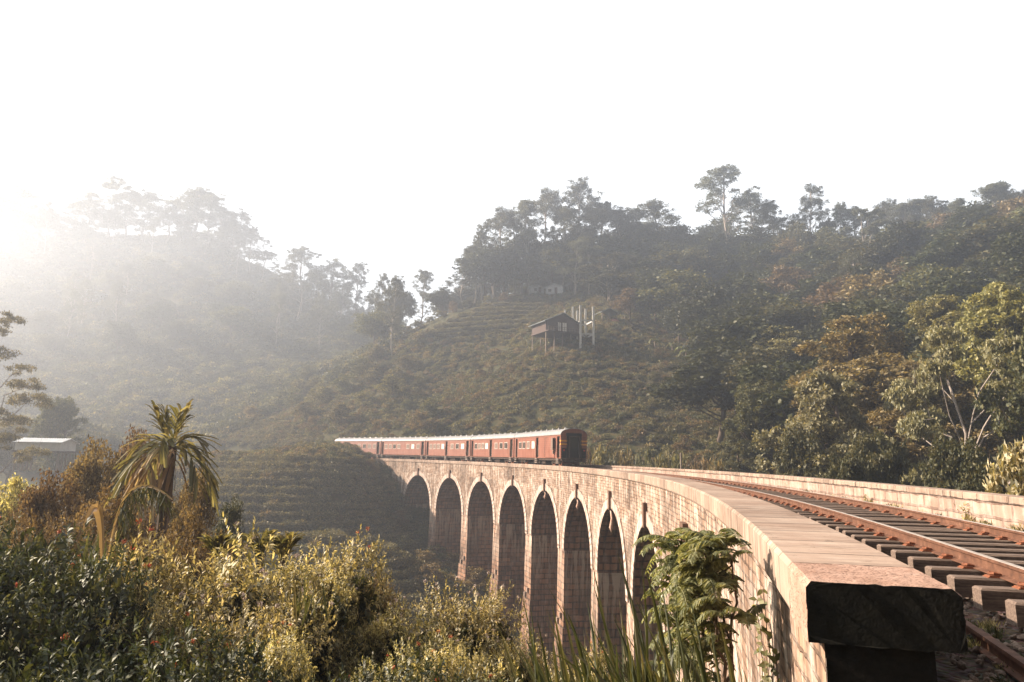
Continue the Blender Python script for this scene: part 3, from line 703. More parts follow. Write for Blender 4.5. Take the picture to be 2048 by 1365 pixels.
def unit(v): return v / (np.linalg.norm(v, axis=-1, keepdims=True) + 1e-9)
def rdir(rng, n, up=0.0):
    v = rng.randn(n, 3); v[:, 2] += up; return unit(v)
def leaf_quads(rng, c, L, W, droop=.2, axis=None, spread=1.0):
    """one folded leaf blade per point"""
    n = len(c); a = rdir(rng, n) if axis is None else unit(axis + rng.randn(n, 3) * spread)
    a = a.copy(); a[:, 2] -= droop; a = unit(a)
    nr = rdir(rng, n, .6); b = unit(np.cross(a, nr)); up = np.cross(b, a)
    L = np.broadcast_to(L, n)[:, None] * (.65 + .7 * rng.rand(n, 1)); W = L * W
    v = np.stack([c, c + a * L * .45 + b * W * .5 + up * L * .06, c + a * L, c + a * L * .45 - b * W * .5 + up * L * .06], 1)
    return v.reshape(-1, 3)
def clump_pts(rng, lobes, n, sub=9, subr=.42, up=.35, flat=.75):
    """points gathered in clumps over the surface of each lobe"""
    out = []; w = np.array([l[1] ** 2 for l in lobes]); w = w / w.sum()
    for (c, r, *fl), wi in zip(lobes, w):
        k = max(8, int(n * wi)); f_ = fl[0] if fl else flat
        d = rdir(rng, sub, up); cc = np.array(c) + d * r * np.array([1, 1, f_]) * (.62 + .3 * rng.rand(sub, 1))
        i = rng.randint(0, sub, k); sr = (subr * (.6 + .7 * rng.rand(sub)))[i][:, None] * r
        p = cc[i] + rdir(rng, k, .25) * np.array([1, 1, f_ * .85]) * sr * rng.rand(k, 1) ** .4
        out.append(p)
    return np.concatenate(out)
def limb(rng, a, b, k=5, wob=.05):
    a, b = np.array(a, float), np.array(b, float); t = np.linspace(0, 1, k)[:, None]; L = np.linalg.norm(b - a)
    p = a + (b - a) * t; p[1:-1] += rng.randn(k - 2, 3) * L * wob; p[:, 2] += np.sin(t[:, 0] * np.pi) * L * .06
    return p
def tree_proto(name, leaf_m, bark_m, trunk, lobes, n, L, W=.5, r0=.25, seed=0, limbs=True, sub=9, subr=.42, flat=.75, up=.35, extra=None, droop=.2):
    """a tree: root with a trunk (and limbs) and a crown; nothing is linked until it is placed"""
    rng = np.random.RandomState(seed); root = empty(name, (0, 0, 0))
    mb = MB(); trunk = np.array(trunk, float); H = trunk[-1, 2]
    mb.tube(trunk, np.linspace(r0, r0 * .35, len(trunk)), 7)
    if limbs:
        for (c, r, *_) in lobes:
            c = np.array(c, float); zz = trunk[:, 2]; h = np.clip(c[2] - r * .3 - np.hypot(c[0], c[1]) * .8, H * .25, H * .95)
            a = np.array([np.interp(h, zz, trunk[:, 0]), np.interp(h, zz, trunk[:, 1]), h]); ra = np.interp(h, zz, np.linspace(r0, r0 * .35, len(trunk))) * .55
            mb.tube(limb(rng, a, c), np.linspace(ra, ra * .25, 5), 5, cap=False)
            for q in range(3):
                e = c + rdir(rng, 1, .4)[0] * r * .75; mb.tube(limb(rng, c, e, 3), [ra * .25, ra * .15, ra * .06], 4, cap=False)
    mb.build('trunk', bark_m, root, smooth=True)
    p = clump_pts(rng, lobes, n, sub, subr, up, flat)
    if extra is not None: p = np.concatenate([p, extra])
    v = leaf_quads(rng, p, L, W, droop)
    mesh_obj('crown', quads_mesh('crown', v, leaf_m), root)
    root['H'] = 1.0; del root['H']
    PROTO[name] = PROTO.get(name, []); z = v[:, 2].max(); w = max(np.percentile(np.abs(v[:, 0]), 98), np.percentile(np.abs(v[:, 1]), 98)) * 2
    root['_dim'] = (float(z), float(w)); DIM[root.name] = (float(z), float(w)); del root['_dim']
    PROTO[name].append(root); USED[root.name] = False
    return root
PROTO, DIM, USED = {}, {}, {}
def lobes_dome(rng, n, R_, z0, z1, r, inner=True):
    o = []
    for k in range(n):
        a = rng.rand() * 6.28; q = rng.rand() ** .6; zz = z0 + (z1 - z0) * rng.rand(); prof_ = math.sqrt(max(.08, 1 - ((zz - z0) / (z1 - z0 + .001)) ** 1.8))
        o.append(((math.cos(a) * R_ * q * prof_, math.sin(a) * R_ * q * prof_, zz), r * (.7 + .6 * rng.rand())))
    o.append(((0, 0, z1), r * 1.1)); return o
def euc(seed, H, mat=None):
    rng = np.random.RandomState(seed); k = 7; z = np.linspace(-1.5, H * .93, k); tr = np.stack([np.cumsum(rng.randn(k) * .35), np.cumsum(rng.randn(k) * .35), z], 1); tr[0, :2] = 0
    lo = []
    for q in range(34):
        h = H * (.30 + .68 * rng.rand() ** .8); a = rng.rand() * 6.28; rr = H * .20 * math.sin(min(1, (H * 1.04 - h) / (H * .45)) * 1.57) * (.35 + .75 * rng.rand())
        x = np.interp(h, z, tr[:, 0]); y = np.interp(h, z, tr[:, 1])
        lo.append(((x + math.cos(a) * rr, y + math.sin(a) * rr, h), H * (.045 + .035 * rng.rand()), .85))
    lo.append(((tr[-1, 0], tr[-1, 1], H * .95), H * .06, .7))
    return tree_proto('tall_tree', mat or L_euc, M_pbark, tr, lo, 15000, .0125 * H, .5, .011 * H, seed, sub=7, subr=.42, up=.25)
def broad(seed, H, W, leaf, n=9000, L=.42, bark=None, name='broadleaf_tree', nl=16, z0=.38, rl=.17, flat=.8, sub=10, subr=.42):
    rng = np.random.RandomState(seed); k = 5; z = np.linspace(-1.2, H * .8, k); tr = np.stack([np.cumsum(rng.randn(k) * .02 * H), np.cumsum(rng.randn(k) * .02 * H), z], 1); tr[0, :2] = 0
    lo = lobes_dome(rng, nl, W * .5 * .72, H * z0, H * .84, H * rl)
    return tree_proto(name, leaf, bark or M_bark, tr, lo, n, L, .55, .02 * H, seed, sub=sub, subr=subr, flat=flat)
def umbrella(seed, H, W, leaf, n=20000, L=.3, bark=None, name='spreading_tree', nl=20, rl=.11):
    rng = np.random.RandomState(seed); k = 6; z = np.linspace(-1.2, H * .82, k); tr = np.stack([np.cumsum(rng.randn(k) * .03 * H), np.cumsum(rng.randn(k) * .03 * H), z], 1); tr[0, :2] = 0
    lo = []
    for q in range(nl):
        a = rng.rand() * 6.28; h = H * (.35 + .6 * rng.rand()); rr = W * .46 * rng.rand() ** .5 * (1.15 - .55 * (h / H) ** 3)
        lo.append(((math.cos(a) * rr, math.sin(a) * rr, h), H * rl * (.7 + .7 * rng.rand()), .33))
    lo.append(((tr[-1, 0], tr[-1, 1], H * .93), H * rl * 1.3, .4))
    return tree_proto(name, leaf, bark or M_pbark, tr, lo, n, L, .5, .016 * H, seed, sub=14, subr=.36, up=.5)
for s in (1, 2, 3, 4, 5, 6): euc(s, 30)
for s, m in ((11, L_dark), (12, L_mid), (13, L_dark), (14, L_brown), (15, L_mid)): broad(s, 12, 11, m, 8000, .42)
umbrella(21, 18, 20, L_pale, 42000, .30); umbrella(22, 16, 16, L_euc, 26000, .32)
broad(31, 18, 12, L_brown, 60000, .26, name='wood_tree', nl=30, rl=.11, sub=13, subr=.30); broad(32, 17, 12, L_pale, 60000, .25, name='wood_tree', nl=30, rl=.11, sub=13, subr=.30)
broad(33, 18, 12, L_gold, 60000, .26, name='wood_tree', nl=30, rl=.10, sub=13, subr=.30); broad(34, 16, 11, L_mid, 40000, .25, name='wood_tree', nl=26, rl=.12, sub=13, subr=.30)
for s, m in ((41, L_under), (42, L_mid), (43, L_brown), (44, L_dark)): broad(s, 3.2, 3.6, m, 2600, .2, name='shrub', nl=9, z0=.25, rl=.24, sub=7)

_ord = ['first', 'second', 'third', 'fourth', 'fifth', 'sixth', 'seventh', 'eighth', 'ninth', 'tenth', 'eleventh', 'twelfth', 'thirteenth', 'fourteenth', 'fifteenth', 'sixteenth', 'seventeenth', 'eighteenth', 'nineteenth']
_tens = {20: 'twent', 30: 'thirt', 40: 'fort', 50: 'fift', 60: 'sixt', 70: 'sevent', 80: 'eight', 90: 'ninet'}
def ordinal(n):
    if n < 20: return _ord[n - 1]
    if n >= 100: return 'hundredth' if n == 100 else 'hundred and ' + ordinal(n - 100)
    a, b = n // 10 * 10, n % 10
    return _tens[a] + ('ieth' if b == 0 else 'y-' + _ord[b - 1])
PLACED = []       # (object, description, category, group)
def place(name, var, loc, H, W=None, rz=None, desc='', cat='tree', group=''):
    pr_ = PROTO[name][var % len(PROTO[name])]; z, w = DIM[pr_.name]
    sz = H / z; sx = (W / w) if W else sz
    rz = rz if rz is not None else (loc[0] * 7.3 + loc[1] * 3.1) % 6.28
    if not USED[pr_.name]:
        o = pr_; o.location = tuple(float(a) for a in loc); o.rotation_euler = (0, 0, rz); o.scale = (sx, sx, sz); USED[pr_.name] = True
    else: o = copy_tree(pr_, loc, rz, (sx, sx, sz))
    PLACED.append((o, desc, cat, group)); return o
def place_px(name, var, px, top, Y, wpx, **k):
    p = at(px, top, Y); z = gz(p[0], p[1]); return place(name, var, (p[0], p[1], z), max(2.0, p[2] - z), wpx * Y / FPX, **k)
def finish_labels():
    from collections import defaultdict
    g = defaultdict(list)
    for o, d, c, gr in PLACED: g[(d, c, gr)].append(o)
    for (d, c, gr), os_ in g.items():
        os_.sort(key=lambda o: topx(np.array([[o.location.x, o.location.y, o.location.z]]))[0][0])
        for k, o in enumerate(os_):
            lab = d if len(os_) == 1 else f'{d}, {ordinal(k + 1)} from the left'
            tag(o, lab, c, gr or None)

# trees against the sky
GS = 'tall thin trees along the skyline'
_k6 = [0]
for px, top, Y, w, v in [(930, 528, 212, 70, 0), (965, 452, 214, 70, 1), (992, 415, 216, 95, 2), (1035, 424, 222, 80, 3), (1082, 377, 225, 95, 0), (1122, 412, 214, 95, 1), (1157, 350, 230, 120, 2),
        (1212, 408, 235, 100, 3), (1325, 399, 232, 120, 1), (1447, 337, 235, 120, 0), (1508, 376, 238, 110, 2), (1614, 366, 232, 85, 3), (1705, 412, 225, 80, 1), (1765, 397, 232, 85, 2), (1838, 398, 226, 100, 3), (1885, 405, 214, 90, 0),
        (1975, 368, 205, 110, 1), (2030, 380, 198, 70, 2), (1265, 418, 236, 80, 3), (1585, 440, 226, 70, 0), (1660, 432, 228, 90, 0), (1738, 425, 226, 80, 3), (1812, 430, 222, 80, 1), (1860, 392, 216, 80, 1), (1948, 405, 204, 90, 3), (2060, 372, 196, 90, 0), (1808, 396, 220, 75, 2), (1915, 396, 206, 80, 4), (2002, 362, 200, 85, 5), (1670, 405, 226, 70, 4), (1545, 400, 232, 75, 5), (1060, 400, 218, 85, 2), (1185, 420, 226, 90, 1), (1240, 420, 232, 90, 2), (950, 490, 214, 80, 2), (1180, 470, 205, 80, 0), (845, 540, 232, 55, 3)]:
    _k6[0] += 1; v = (v + _k6[0]) % 6
    place_px('tall_tree', v, px, top, Y, w * 1.12, desc='tall pale-trunked tree on the right ridge skyline', group=GS)
for px, top, Y, w, v in [(48, 372, 372, 100, 1), (5, 392, 368, 80, 2), (120, 428, 375, 80, 3), (180, 398, 372, 80, 2), (300, 380, 368, 90, 1), (345, 402, 366, 80, 3), (400, 372, 360, 100, 0), (445, 412, 352, 75, 2), (488, 418, 350, 65, 1),
        (530, 500, 342, 50, 0), (602, 492, 322, 95, 1), (665, 514, 318, 85, 3), (720, 524, 312, 55, 2), (640, 540, 322, 60, 0), (570, 545, 330, 60, 2), (690, 560, 310, 50, 1), (-40, 380, 372, 100, 0), (85, 430, 366, 90, 0), (150, 405, 380, 90, 1), (265, 385, 372, 90, 2), (375, 400, 368, 80, 1), (425, 392, 356, 90, 3), (465, 440, 348, 80, 1), (505, 450, 346, 60, 3)]:
    place_px('tall_tree', v, px, top, Y, w * 1.3, desc='misty tall tree on the skyline of the far left hill', group=GS)
place_px('spreading_tree', 1, 228, 356, 372, 130, desc='big flat-topped tree rising above the misty left hill', group='')
for px, top, Y, w, v in [(800, 560, 226, 62, 0), (762, 600, 226, 50, 1), (885, 575, 214, 55, 2), (1055, 455, 220, 90, 0), (1010, 490, 212, 80, 2), (1100, 480, 214, 100, 1), (1155, 450, 224, 100, 2), (1250, 432, 238, 90, 0), (1290, 500, 230, 80, 4), (1400, 500, 236, 90, 2),
        (1470, 490, 228, 110, 0), (1545, 490, 224, 90, 4), (1595, 440, 214, 105, 1), (1650, 452, 216, 90, 4), (1790, 452, 216, 90, 0), (1930, 412, 204, 95, 2), (2010, 442, 198, 90, 0), (1860, 455, 206, 90, 4), (1560, 500, 214, 110, 2), (1690, 480, 205, 110, 1)]:
    place_px('broadleaf_tree', v, px, top, Y, w, desc='round tree below the right skyline trees', group='round trees below the skyline')
for px, top, Y, w, v in [(890, 585, 236, 60, 1), (925, 570, 240, 70, 0), (960, 560, 244, 70, 2), (1000, 540, 246, 80, 4), (1040, 530, 244, 80, 0), (1085, 520, 240, 90, 1), (940, 600, 236, 50, 4), (1000, 585, 236, 60, 0), (1050, 575, 232, 60, 1), (1100, 565, 224, 70, 2), (1130, 540, 222, 80, 0)]:
    place_px('broadleaf_tree', v, px, top, Y, w, desc='tree standing behind the bare hilltop edge', group='round trees behind the hilltop')
place_px('spreading_tree', 1, 1722, 418, 196, 115, desc='layered flat-topped tree in front of the right skyline', group='')
place_px('tall_tree', 2, 1706, 505, 160, 95, desc='lone slender tree with a long bare pale trunk amid the right hillside forest', group='')
place_px('tall_tree', 0, 1150, 480, 205, 75, desc='thin pale tree behind the flat-topped green tree on the hill', group='')
place_px('spreading_tree', 1, 1225, 515, 195, 150, desc='wide flat-topped green tree above the stilt house', group='')

place_px('broadleaf_tree', 3, 1256, 574, 176, 78, desc='sunlit tan tree just right of the open shelter', group='')
# forest fill
def inpoly(x, y, poly):
    x, y = np.asarray(x), np.asarray(y); ins = np.zeros(x.shape, bool); n = len(poly)
    for i in range(n):
        x0, y0 = poly[i]; x1, y1 = poly[(i + 1) % n]
        c = ((y0 > y) != (y1 > y)) & (x < (x1 - x0) * (y - y0) / (y1 - y0 + 1e-9) + x0); ins ^= c
    return ins
def scatter(xr, yr, d, polys, seed, n=20000, jit=1.0):
    rng = np.random.RandomState(seed); x = xr[0] + (xr[1] - xr[0]) * rng.rand(n); y = yr[0] + (yr[1] - yr[0]) * rng.rand(n); z = ground(x, y)
    u, v, dd = topx(np.stack([x, y, z], 1)); ok = np.zeros(n, bool)
    for p in polys: ok |= inpoly(u, v, p)
    s, off = to_track(x, y); ok &= ~((np.abs(off) < 6.5) & (s > -5) & (s < 300)) & (dd > 1)
    pts = []; grid = {}
    for a, b, c in zip(x[ok], y[ok], z[ok]):
        k = (int(a // d), int(b // d))
        if any((a - q[0]) ** 2 + (b - q[1]) ** 2 < d * d for i in (-1, 0, 1) for j in (-1, 0, 1) for q in grid.get((k[0] + i, k[1] + j), ())): continue
        grid.setdefault(k, []).append((a, b)); pts.append((a, b, c))
    return np.array(pts).reshape(-1, 3)
FOREST = [(900, 560), (960, 610), (1060, 590), (1140, 596), (1180, 600), (1240, 612), (1300, 645), (1425, 760), (1405, 890), (1540, 990), (2150, 1100), (2150, 420), (1600, 480)]
r = np.random.RandomState(5)
for k, (x, y, z) in enumerate(scatter((-40, 190), (80, 262), 8.3, [FOREST], 7)):
    v = r.choice([0, 1, 2, 4, 0, 2, 3]); h = 10.5 + 8.5 * r.rand()
    place('broadleaf_tree', v, (x, y, z), h, h * (.85 + .35 * r.rand()), desc=['dark', 'olive', 'dark', 'brownish', 'olive'][v] + ' round tree of the right hillside forest', group='trees of the right hillside forest')
LEFTHILL = [(-60, 480), (400, 490), (560, 590), (800, 680), (800, 720), (560, 700), (420, 690), (-60, 740)]
for k, (x, y, z) in enumerate(scatter((-330, 0), (180, 400), 15.5, [LEFTHILL], 9)):
    if r.rand() < .3: place('tall_tree', r.randint(4), (x, y, z), 20 + 8 * r.rand(), 10, desc='faint slender tree on the misty left hillside', group='misty trees on the left hillside')
    else:
        h = 9 + 6 * r.rand(); place('broadleaf_tree', r.choice([0, 1, 2, 4]), (x, y, z), h, h * 1.15, desc='faint round tree on the misty left hillside', group='misty trees on the left hillside')
# big trees beside the viaduct on the right
for nm, v, px, top, Y, w, d in [
        ('wood_tree', 0, 1715, 628, 78, 300, 'big rusty brown tree in the wood right of the viaduct'), ('spreading_tree', 0, 1905, 640, 56, 330, 'tall pale-leaved tree with spreading bare limbs right of the viaduct'),
        ('wood_tree', 2, 2010, 560, 68, 250, 'golden-crowned tree at the upper right behind the wood'), ('wood_tree', 2, 1885, 590, 84, 190, 'golden tree left of the tallest crown in the right wood'),
        ('wood_tree', 1, 1650, 735, 64, 250, 'pale green rounded tree above the far parapet of the track'), ('wood_tree', 3, 1535, 755, 86, 150, 'brown-olive round tree at the left end of the right wood'),
        ('wood_tree', 1, 1545, 655, 112, 190, 'grey-green flat tree standing above the brown-olive tree'), ('wood_tree', 3, 1590, 850, 62, 150, 'low olive tree close behind the far parapet'),
        ('wood_tree', 3, 1480, 850, 88, 110, 'small olive tree where the train meets the wood'), ('wood_tree', 3, 1760, 850, 52, 170, 'dark tree low in the shade of the right wood'),
        ('wood_tree', 0, 1830, 720, 70, 240, 'shaded brown tree between the golden and the pale trees'), ('wood_tree', 3, 2060, 640, 50, 240, 'dark tree cut by the right edge of the view'),
        ('wood_tree', 3, 1900, 860, 44, 200, 'low dark tree under the pale spreading tree'), ('wood_tree', 3, 1690, 890, 50, 150, 'low bushy tree behind the middle of the far parapet')]:
    place_px(nm, v, px, top, Y, w, desc=d, group='')
for px, py, hh in [(858, 664, 2.5), (876, 655, 3.2), (890, 650, 2), (905, 645, 4), (925, 638, 2.2), (940, 634, 3.4), (958, 628, 2), (975, 622, 3), (990, 617, 2), (1010, 612, 3.6), (1030, 608, 2.4), (1045, 604, 3.2), (835, 676, 3.6), (815, 690, 3), (842, 690, 2.4), (1020, 622, 2), (930, 655, 2)]:
    p = at(px, py, 203); place('shrub', int(px) % 3, (p[0], p[1], gz(p[0], p[1]) - .2), hh, hh * 1.2, desc='small bush along the bare hilltop edge', cat='shrub', group='bushes along the hilltop edge')
GN_ = 'shrubs on the hill slope below the stilt house'
SLOPE = [(470, 880), (560, 800), (640, 720), (760, 690), (860, 655), (900, 690), (1080, 700), (1220, 690), (1330, 680), (1460, 770), (1440, 920), (1180, 880), (680, 870)]
for k, (x, y, z) in enumerate(scatter((-90, 60), (85, 225), 5.6, [SLOPE], 19)):
    if r.rand() < .15 and y > 130: continue
    px_, py_, _q = topx(np.array([[x, y, z]]))
    if 1020 < px_[0] < 1250 and 630 < py_[0] < 760: continue
    big = r.rand(); h = 1.4 + 1.6 * big ** 2 + (1 + 3.2 * r.rand() if px_[0] < 1000 and r.rand() < .5 else 0); v = r.choice([0, 0, 1, 2])
    place('shrub', v, (x, y, z - .2), h, h * (1.1 + .4 * r.rand()), desc=['dry green', 'olive', 'brownish'][v] + ' shrub on the slope under the stilt house', cat='shrub', group=GN_)

# ---- countless ground cover by geometry nodes
def scatter_stuff(name, pts, scl, rz, protos, label, cat, tilt=.25, seed=0):
    col = bpy.data.collections.new(name + '_sources')
    for p in protos: col.objects.link(p)
    me = bpy.data.meshes.new(name); me.vertices.add(len(pts)); me.vertices.foreach_set('co', np.asarray(pts, np.float32).ravel())
    a = me.attributes.new('scl', 'FLOAT', 'POINT'); a.data.foreach_set('value', np.asarray(scl, np.float32))
    rg = np.random.RandomState(seed); ro = np.stack([rg.randn(len(pts)) * tilt, rg.randn(len(pts)) * tilt, rz], 1).astype(np.float32)
    b = me.attributes.new('rot', 'FLOAT_VECTOR', 'POINT'); b.data.foreach_set('vector', ro.ravel())
    o = mesh_obj(name, me); m = o.modifiers.new('scatter', 'NODES'); ng = bpy.data.node_groups.new(name, 'GeometryNodeTree'); m.node_group = ng
    ng.interface.new_socket('Geometry', in_out='INPUT', socket_type='NodeSocketGeometry'); ng.interface.new_socket('Geometry', in_out='OUTPUT', socket_type='NodeSocketGeometry')
    N = ng.nodes; gi, go = N.new('NodeGroupInput'), N.new('NodeGroupOutput'); ip = N.new('GeometryNodeInstanceOnPoints'); ci = N.new('GeometryNodeCollectionInfo')
    ci.inputs['Collection'].default_value = col; ci.inputs['Separate Children'].default_value = True; ci.inputs['Reset Children'].default_value = True
    ip.inputs['Pick Instance'].default_value = True
    na = N.new('GeometryNodeInputNamedAttribute'); na.data_type = 'FLOAT'; na.inputs[0].default_value = 'scl'
    nb = N.new('GeometryNodeInputNamedAttribute'); nb.data_type = 'FLOAT_VECTOR'; nb.inputs[0].default_value = 'rot'
    er = N.new('FunctionNodeEulerToRotation'); K = ng.links.new
    K(gi.outputs[0], ip.inputs['Points']); K(ci.outputs[0], ip.inputs['Instance']); K(nb.outputs[0], er.inputs[0]); K(er.outputs[0], ip.inputs['Rotation']); K(na.outputs[0], ip.inputs['Scale'])
    K(ip.outputs[0], go.inputs[0]); tag(o, label, cat, kind='stuff'); return o
def clump_proto(name, seed, r_, h, n, L, leaf, W=.5, up=False):
    rng = np.random.RandomState(seed)
    if up: c = rng.randn(n, 3) * [r_ * .4, r_ * .4, 0]; v = leaf_quads(rng, c, L, W, -.8, axis=unit(rng.randn(n, 3) * [1, 1, .3] + [0, 0, 1.2]), spread=.2)
    else:
        d = rdir(rng, n, .5); d[:, 2] = np.abs(d[:, 2]); v = leaf_quads(rng, d * [r_, r_, h] * (.55 + .45 * rng.rand(n, 1)), L, W, .1)
    return bpy.data.objects.new(name, quads_mesh(name, v, leaf))
def region_pts(xr, yr, n, poly, seed, contour=None, margin=4.6):
    rng = np.random.RandomState(seed); x = xr[0] + (xr[1] - xr[0]) * rng.rand(n); y = yr[0] + (yr[1] - yr[0]) * rng.rand(n); z = ground(x, y)
    u, v, dd = topx(np.stack([x, y, z], 1)); ok = inpoly(u, v, poly) & (dd > 1); s, off = to_track(x, y); ok &= ~((np.abs(off) < margin) & (s > 128) & (s < 300))
    if contour: ok &= np.abs((z / contour) % 1 - .5) < .09
    return np.stack([x, y, z], 1)[ok]
TEA_A = [(395, 921), (700, 921), (770, 945), (800, 990), (850, 1090), (860, 1200), (700, 1400), (380, 1300)]
TEA_B = [(850, 665), (930, 628), (1040, 596), (1095, 606), (1085, 640), (1040, 655), (900, 690)]
TEA_D = [(1150, 700), (1250, 690), (1330, 720), (1440, 800), (1430, 880), (1200, 860), (1010, 800), (1060, 740)]
TEA_C = [(395, 905), (400, 840), (500, 828), (560, 850), (640, 905)]
teas = [clump_proto('tea_bush', 50 + k, .72, .8, 260, .2, L_tea) for k in range(3)]
tp = np.concatenate([region_pts((-75, 5), (62, 125), 60000, TEA_A, 3, 1.15), region_pts((-60, 30), (160, 230), 80000, TEA_B, 4, 1.9), region_pts((0, 50), (95, 175), 7000, TEA_D, 6, 2.4), region_pts((-110, -30), (110, 190), 50000, TEA_C, 5, 1.15)])
rg = np.random.RandomState(2)
scatter_stuff('tea_rows', tp, 1 + .4 * rg.rand(len(tp)), rg.rand(len(tp)) * 6.28, teas, 'rows of clipped tea bushes following the contours of the slopes', 'tea bushes', .1)
und = [clump_proto('undergrowth_clump', 60 + k, .9, .7, 240, .26, m) for k, m in enumerate((L_under, L_mid, L_under, L_brown))]
up1 = np.concatenate([region_pts((-130, 190), (70, 262), 45000, [(380, 930), (480, 830), (640, 700), (760, 690), (860, 660), (1000, 600), (1130, 560), (2150, 420), (2150, 1150), (1200, 960), (690, 930)], 13),
    region_pts((-75, 25), (20, 125), 26000, [(-100, 1500), (-100, 900), (400, 925), (780, 930), (860, 1000), (1500, 1200), (1500, 1500)], 14)])
inTea = inpoly(*topx(up1)[:2], TEA_A) | inpoly(*topx(up1)[:2], TEA_B); up1 = up1[~inTea | (rg.rand(len(up1)) < .04)]
scatter_stuff('undergrowth', up1, .6 + .9 * rg.rand(len(up1)), rg.rand(len(up1)) * 6.28, und, 'tangled low undergrowth covering the hill and valley slopes', 'undergrowth', .2)
big = [clump_proto('thicket_clump', 70 + k, 2.4, 1.9, 300, .6, m) for k, m in enumerate((L_mid, L_dark, L_under))]
up2 = region_pts((-400, 60), (130, 420), 16000, [(-100, 470), (400, 480), (560, 580), (800, 680), (760, 720), (560, 820), (400, 930), (-100, 960)], 15)
scatter_stuff('thicket', up2, .7 + .9 * rg.rand(len(up2)), rg.rand(len(up2)) * 6.28, big, 'misty thicket covering the far left hillside', 'thicket', .2)

# ------------------------------------------------------------------ buildings on the hills
def hit(px, py, y0=20, y1=520):
    Y = np.arange(y0, y1, .5); d = _f + (px - 1024) / FPX * _r + (682.5 - py) / FPX * _u
    p = np.array([0, 0, EYE]) + d[None] * (Y / d[1])[:, None]; g = ground(p[:, 0], p[:, 1]); i = np.argmax(p[:, 2] < g)
    return p[i] if (p[:, 2] < g).any() else p[-1]
M_plank = mat_plain('dark_timber_wall', (.06, .040, .034), (.13, .088, .072), 3, .85, 0, .4, (6, 6, .6))
M_tin = mat_plain('weathered_tin_roof', (.20, .22, .22), (.36, .38, .37), 1.2, .5, .3, .2, (6, .5, 1))
M_tinp = mat_plain('pale_tin_roof', (.55, .56, .56), (.74, .74, .73), 1.2, .45, .3, .1)
M_conc = mat_plain('bare_concrete', (.50, .48, .44), (.72, .69, .63), 2, .9, 0, .3)
M_wht = mat_plain('limewashed_wall', (.38, .40, .41), (.52, .54, .55), 1.5, .8)
M_red = mat_plain('red_earth_wall', (.26, .10, .06), (.40, .17, .10), 1.5, .9)
M_post = mat_plain('grey_post_wood', (.16, .12, .09), (.30, .24, .19), 4, .9)
M_teal = mat_plain('teal_sheet', (.05, .30, .32), (.08, .42, .44), 2, .5)
def house(loc, rz, w, d, h, wall, roof, label, cat='house', floor=0., rise=1.1, ov=.5, wins=(), door=None, stilts=False, open_=False, win_m=None, rail=False):
    root = empty('house' if cat == 'house' else cat.replace(' ', '_'), loc, rz); tag(root, label, cat)
    z0, z1 = floor, floor + h
    if not open_:
        mb = MB(); mb.box((0, 0, (z0 + z1) / 2), (w, d, h)); n = len(mb.v)
        for y in (-d / 2, d / 2): mb.add([(-w / 2, y, z1), (w / 2, y, z1), (0, y, z1 + rise * .96)], [(0, 1, 2)])
        mb.build('wall', wall, root)
    mb = MB(); th = .07; L = d + 2 * ov; e = w / 2 + ov; dz = rise * ov / (w / 2)
    for sg in (-1, 1):
        mb.add([(0, -L / 2, z1 + rise), (sg * e, -L / 2, z1 - dz), (sg * e, L / 2, z1 - dz), (0, L / 2, z1 + rise), (0, -L / 2, z1 + rise + th), (sg * e, -L / 2, z1 - dz + th), (sg * e, L / 2, z1 - dz + th), (0, L / 2, z1 + rise + th)],
               [(0, 1, 2, 3), (4, 7, 6, 5), (0, 4, 5, 1), (1, 5, 6, 2), (2, 6, 7, 3)])
    for k in np.arange(-L / 2 + .15, L / 2, .3):
        for sg in (-1, 1): mb.bar((0, k, z1 + rise + th), (sg * e, k, z1 - dz + th), .05, .05)
    mb.build('roof', roof, root)
    for (x, wz, ww, wh) in wins:
        f = MB(); 
        for a, b, c, e_ in ((x, wz - wh / 2 - .04, ww + .16, .08), (x, wz + wh / 2 + .04, ww + .16, .08), (x - ww / 2 - .04, wz, .08, wh), (x + ww / 2 + .04, wz, .08, wh), (x, wz, .05, wh)): f.box((a, -d / 2 - .02, z0 + b), (c, .08, e_))
        fo = f.build('window', M_post, root); p = MB(); p.box((x, -d / 2 - .012, z0 + wz), (ww - .01, .03, wh - .01)); p.build('pane', win_m or M_glass, fo)
    if door is not None:
        p = MB(); p.box((door, -d / 2 - .02, z0 + 1.0), (.9, .06, 2.0)); p.build('door', M_plank, root)
    if stilts or open_:
        zt = z0 if stilts else z1; zb = -2.5 if stilts else -.6
        for x in np.linspace(-w / 2 + .12, w / 2 - .12, 5 if stilts else 3):
            for y in (-d / 2 + .12, d / 2 - .12):
                p = MB(); p.box((x, y, (zt + zb) / 2), (.2, .2, zt - zb)); p.build('stilt' if stilts else 'post', M_post, root)
    if stilts: p = MB(); p.box((0, -.6, z0 - .1), (w + .4, d + 1.6, .2)); p.build('floor', M_plank, root)
    if rail:
        p = MB(); y = -d / 2 - 1.25
        p.bar((-w / 2 - .1, y, z0 + .9), (w / 2 + .1, y, z0 + .9), .07); p.bar((-w / 2 - .1, y, z0 + .45), (w / 2 + .1, y, z0 + .45), .05)
        for x in np.arange(-w / 2 - .1, w / 2 + .2, .7): p.bar((x, y, z0), (x, y, z0 + .92), .06)
        p.build('railing', M_post, root)
    return root
b = hit(1112, 694); fl = 28 * b[1] / FPX
house((b[0], b[1] + 2, b[2]), R(27), 9.0 * b[1] / 158, 6.5, 2.4 * b[1] / 158, M_plank, M_tin, 'dark timber house on stilts with a white-curtained window pair, high on the slope', stilts=True, floor=fl, rise=2.1, ov=.7, wins=[(-.9, 1.25, .8, 2.0), (.45, 1.25, 1.1, 2.1)], win_m=M_pale, rail=True)
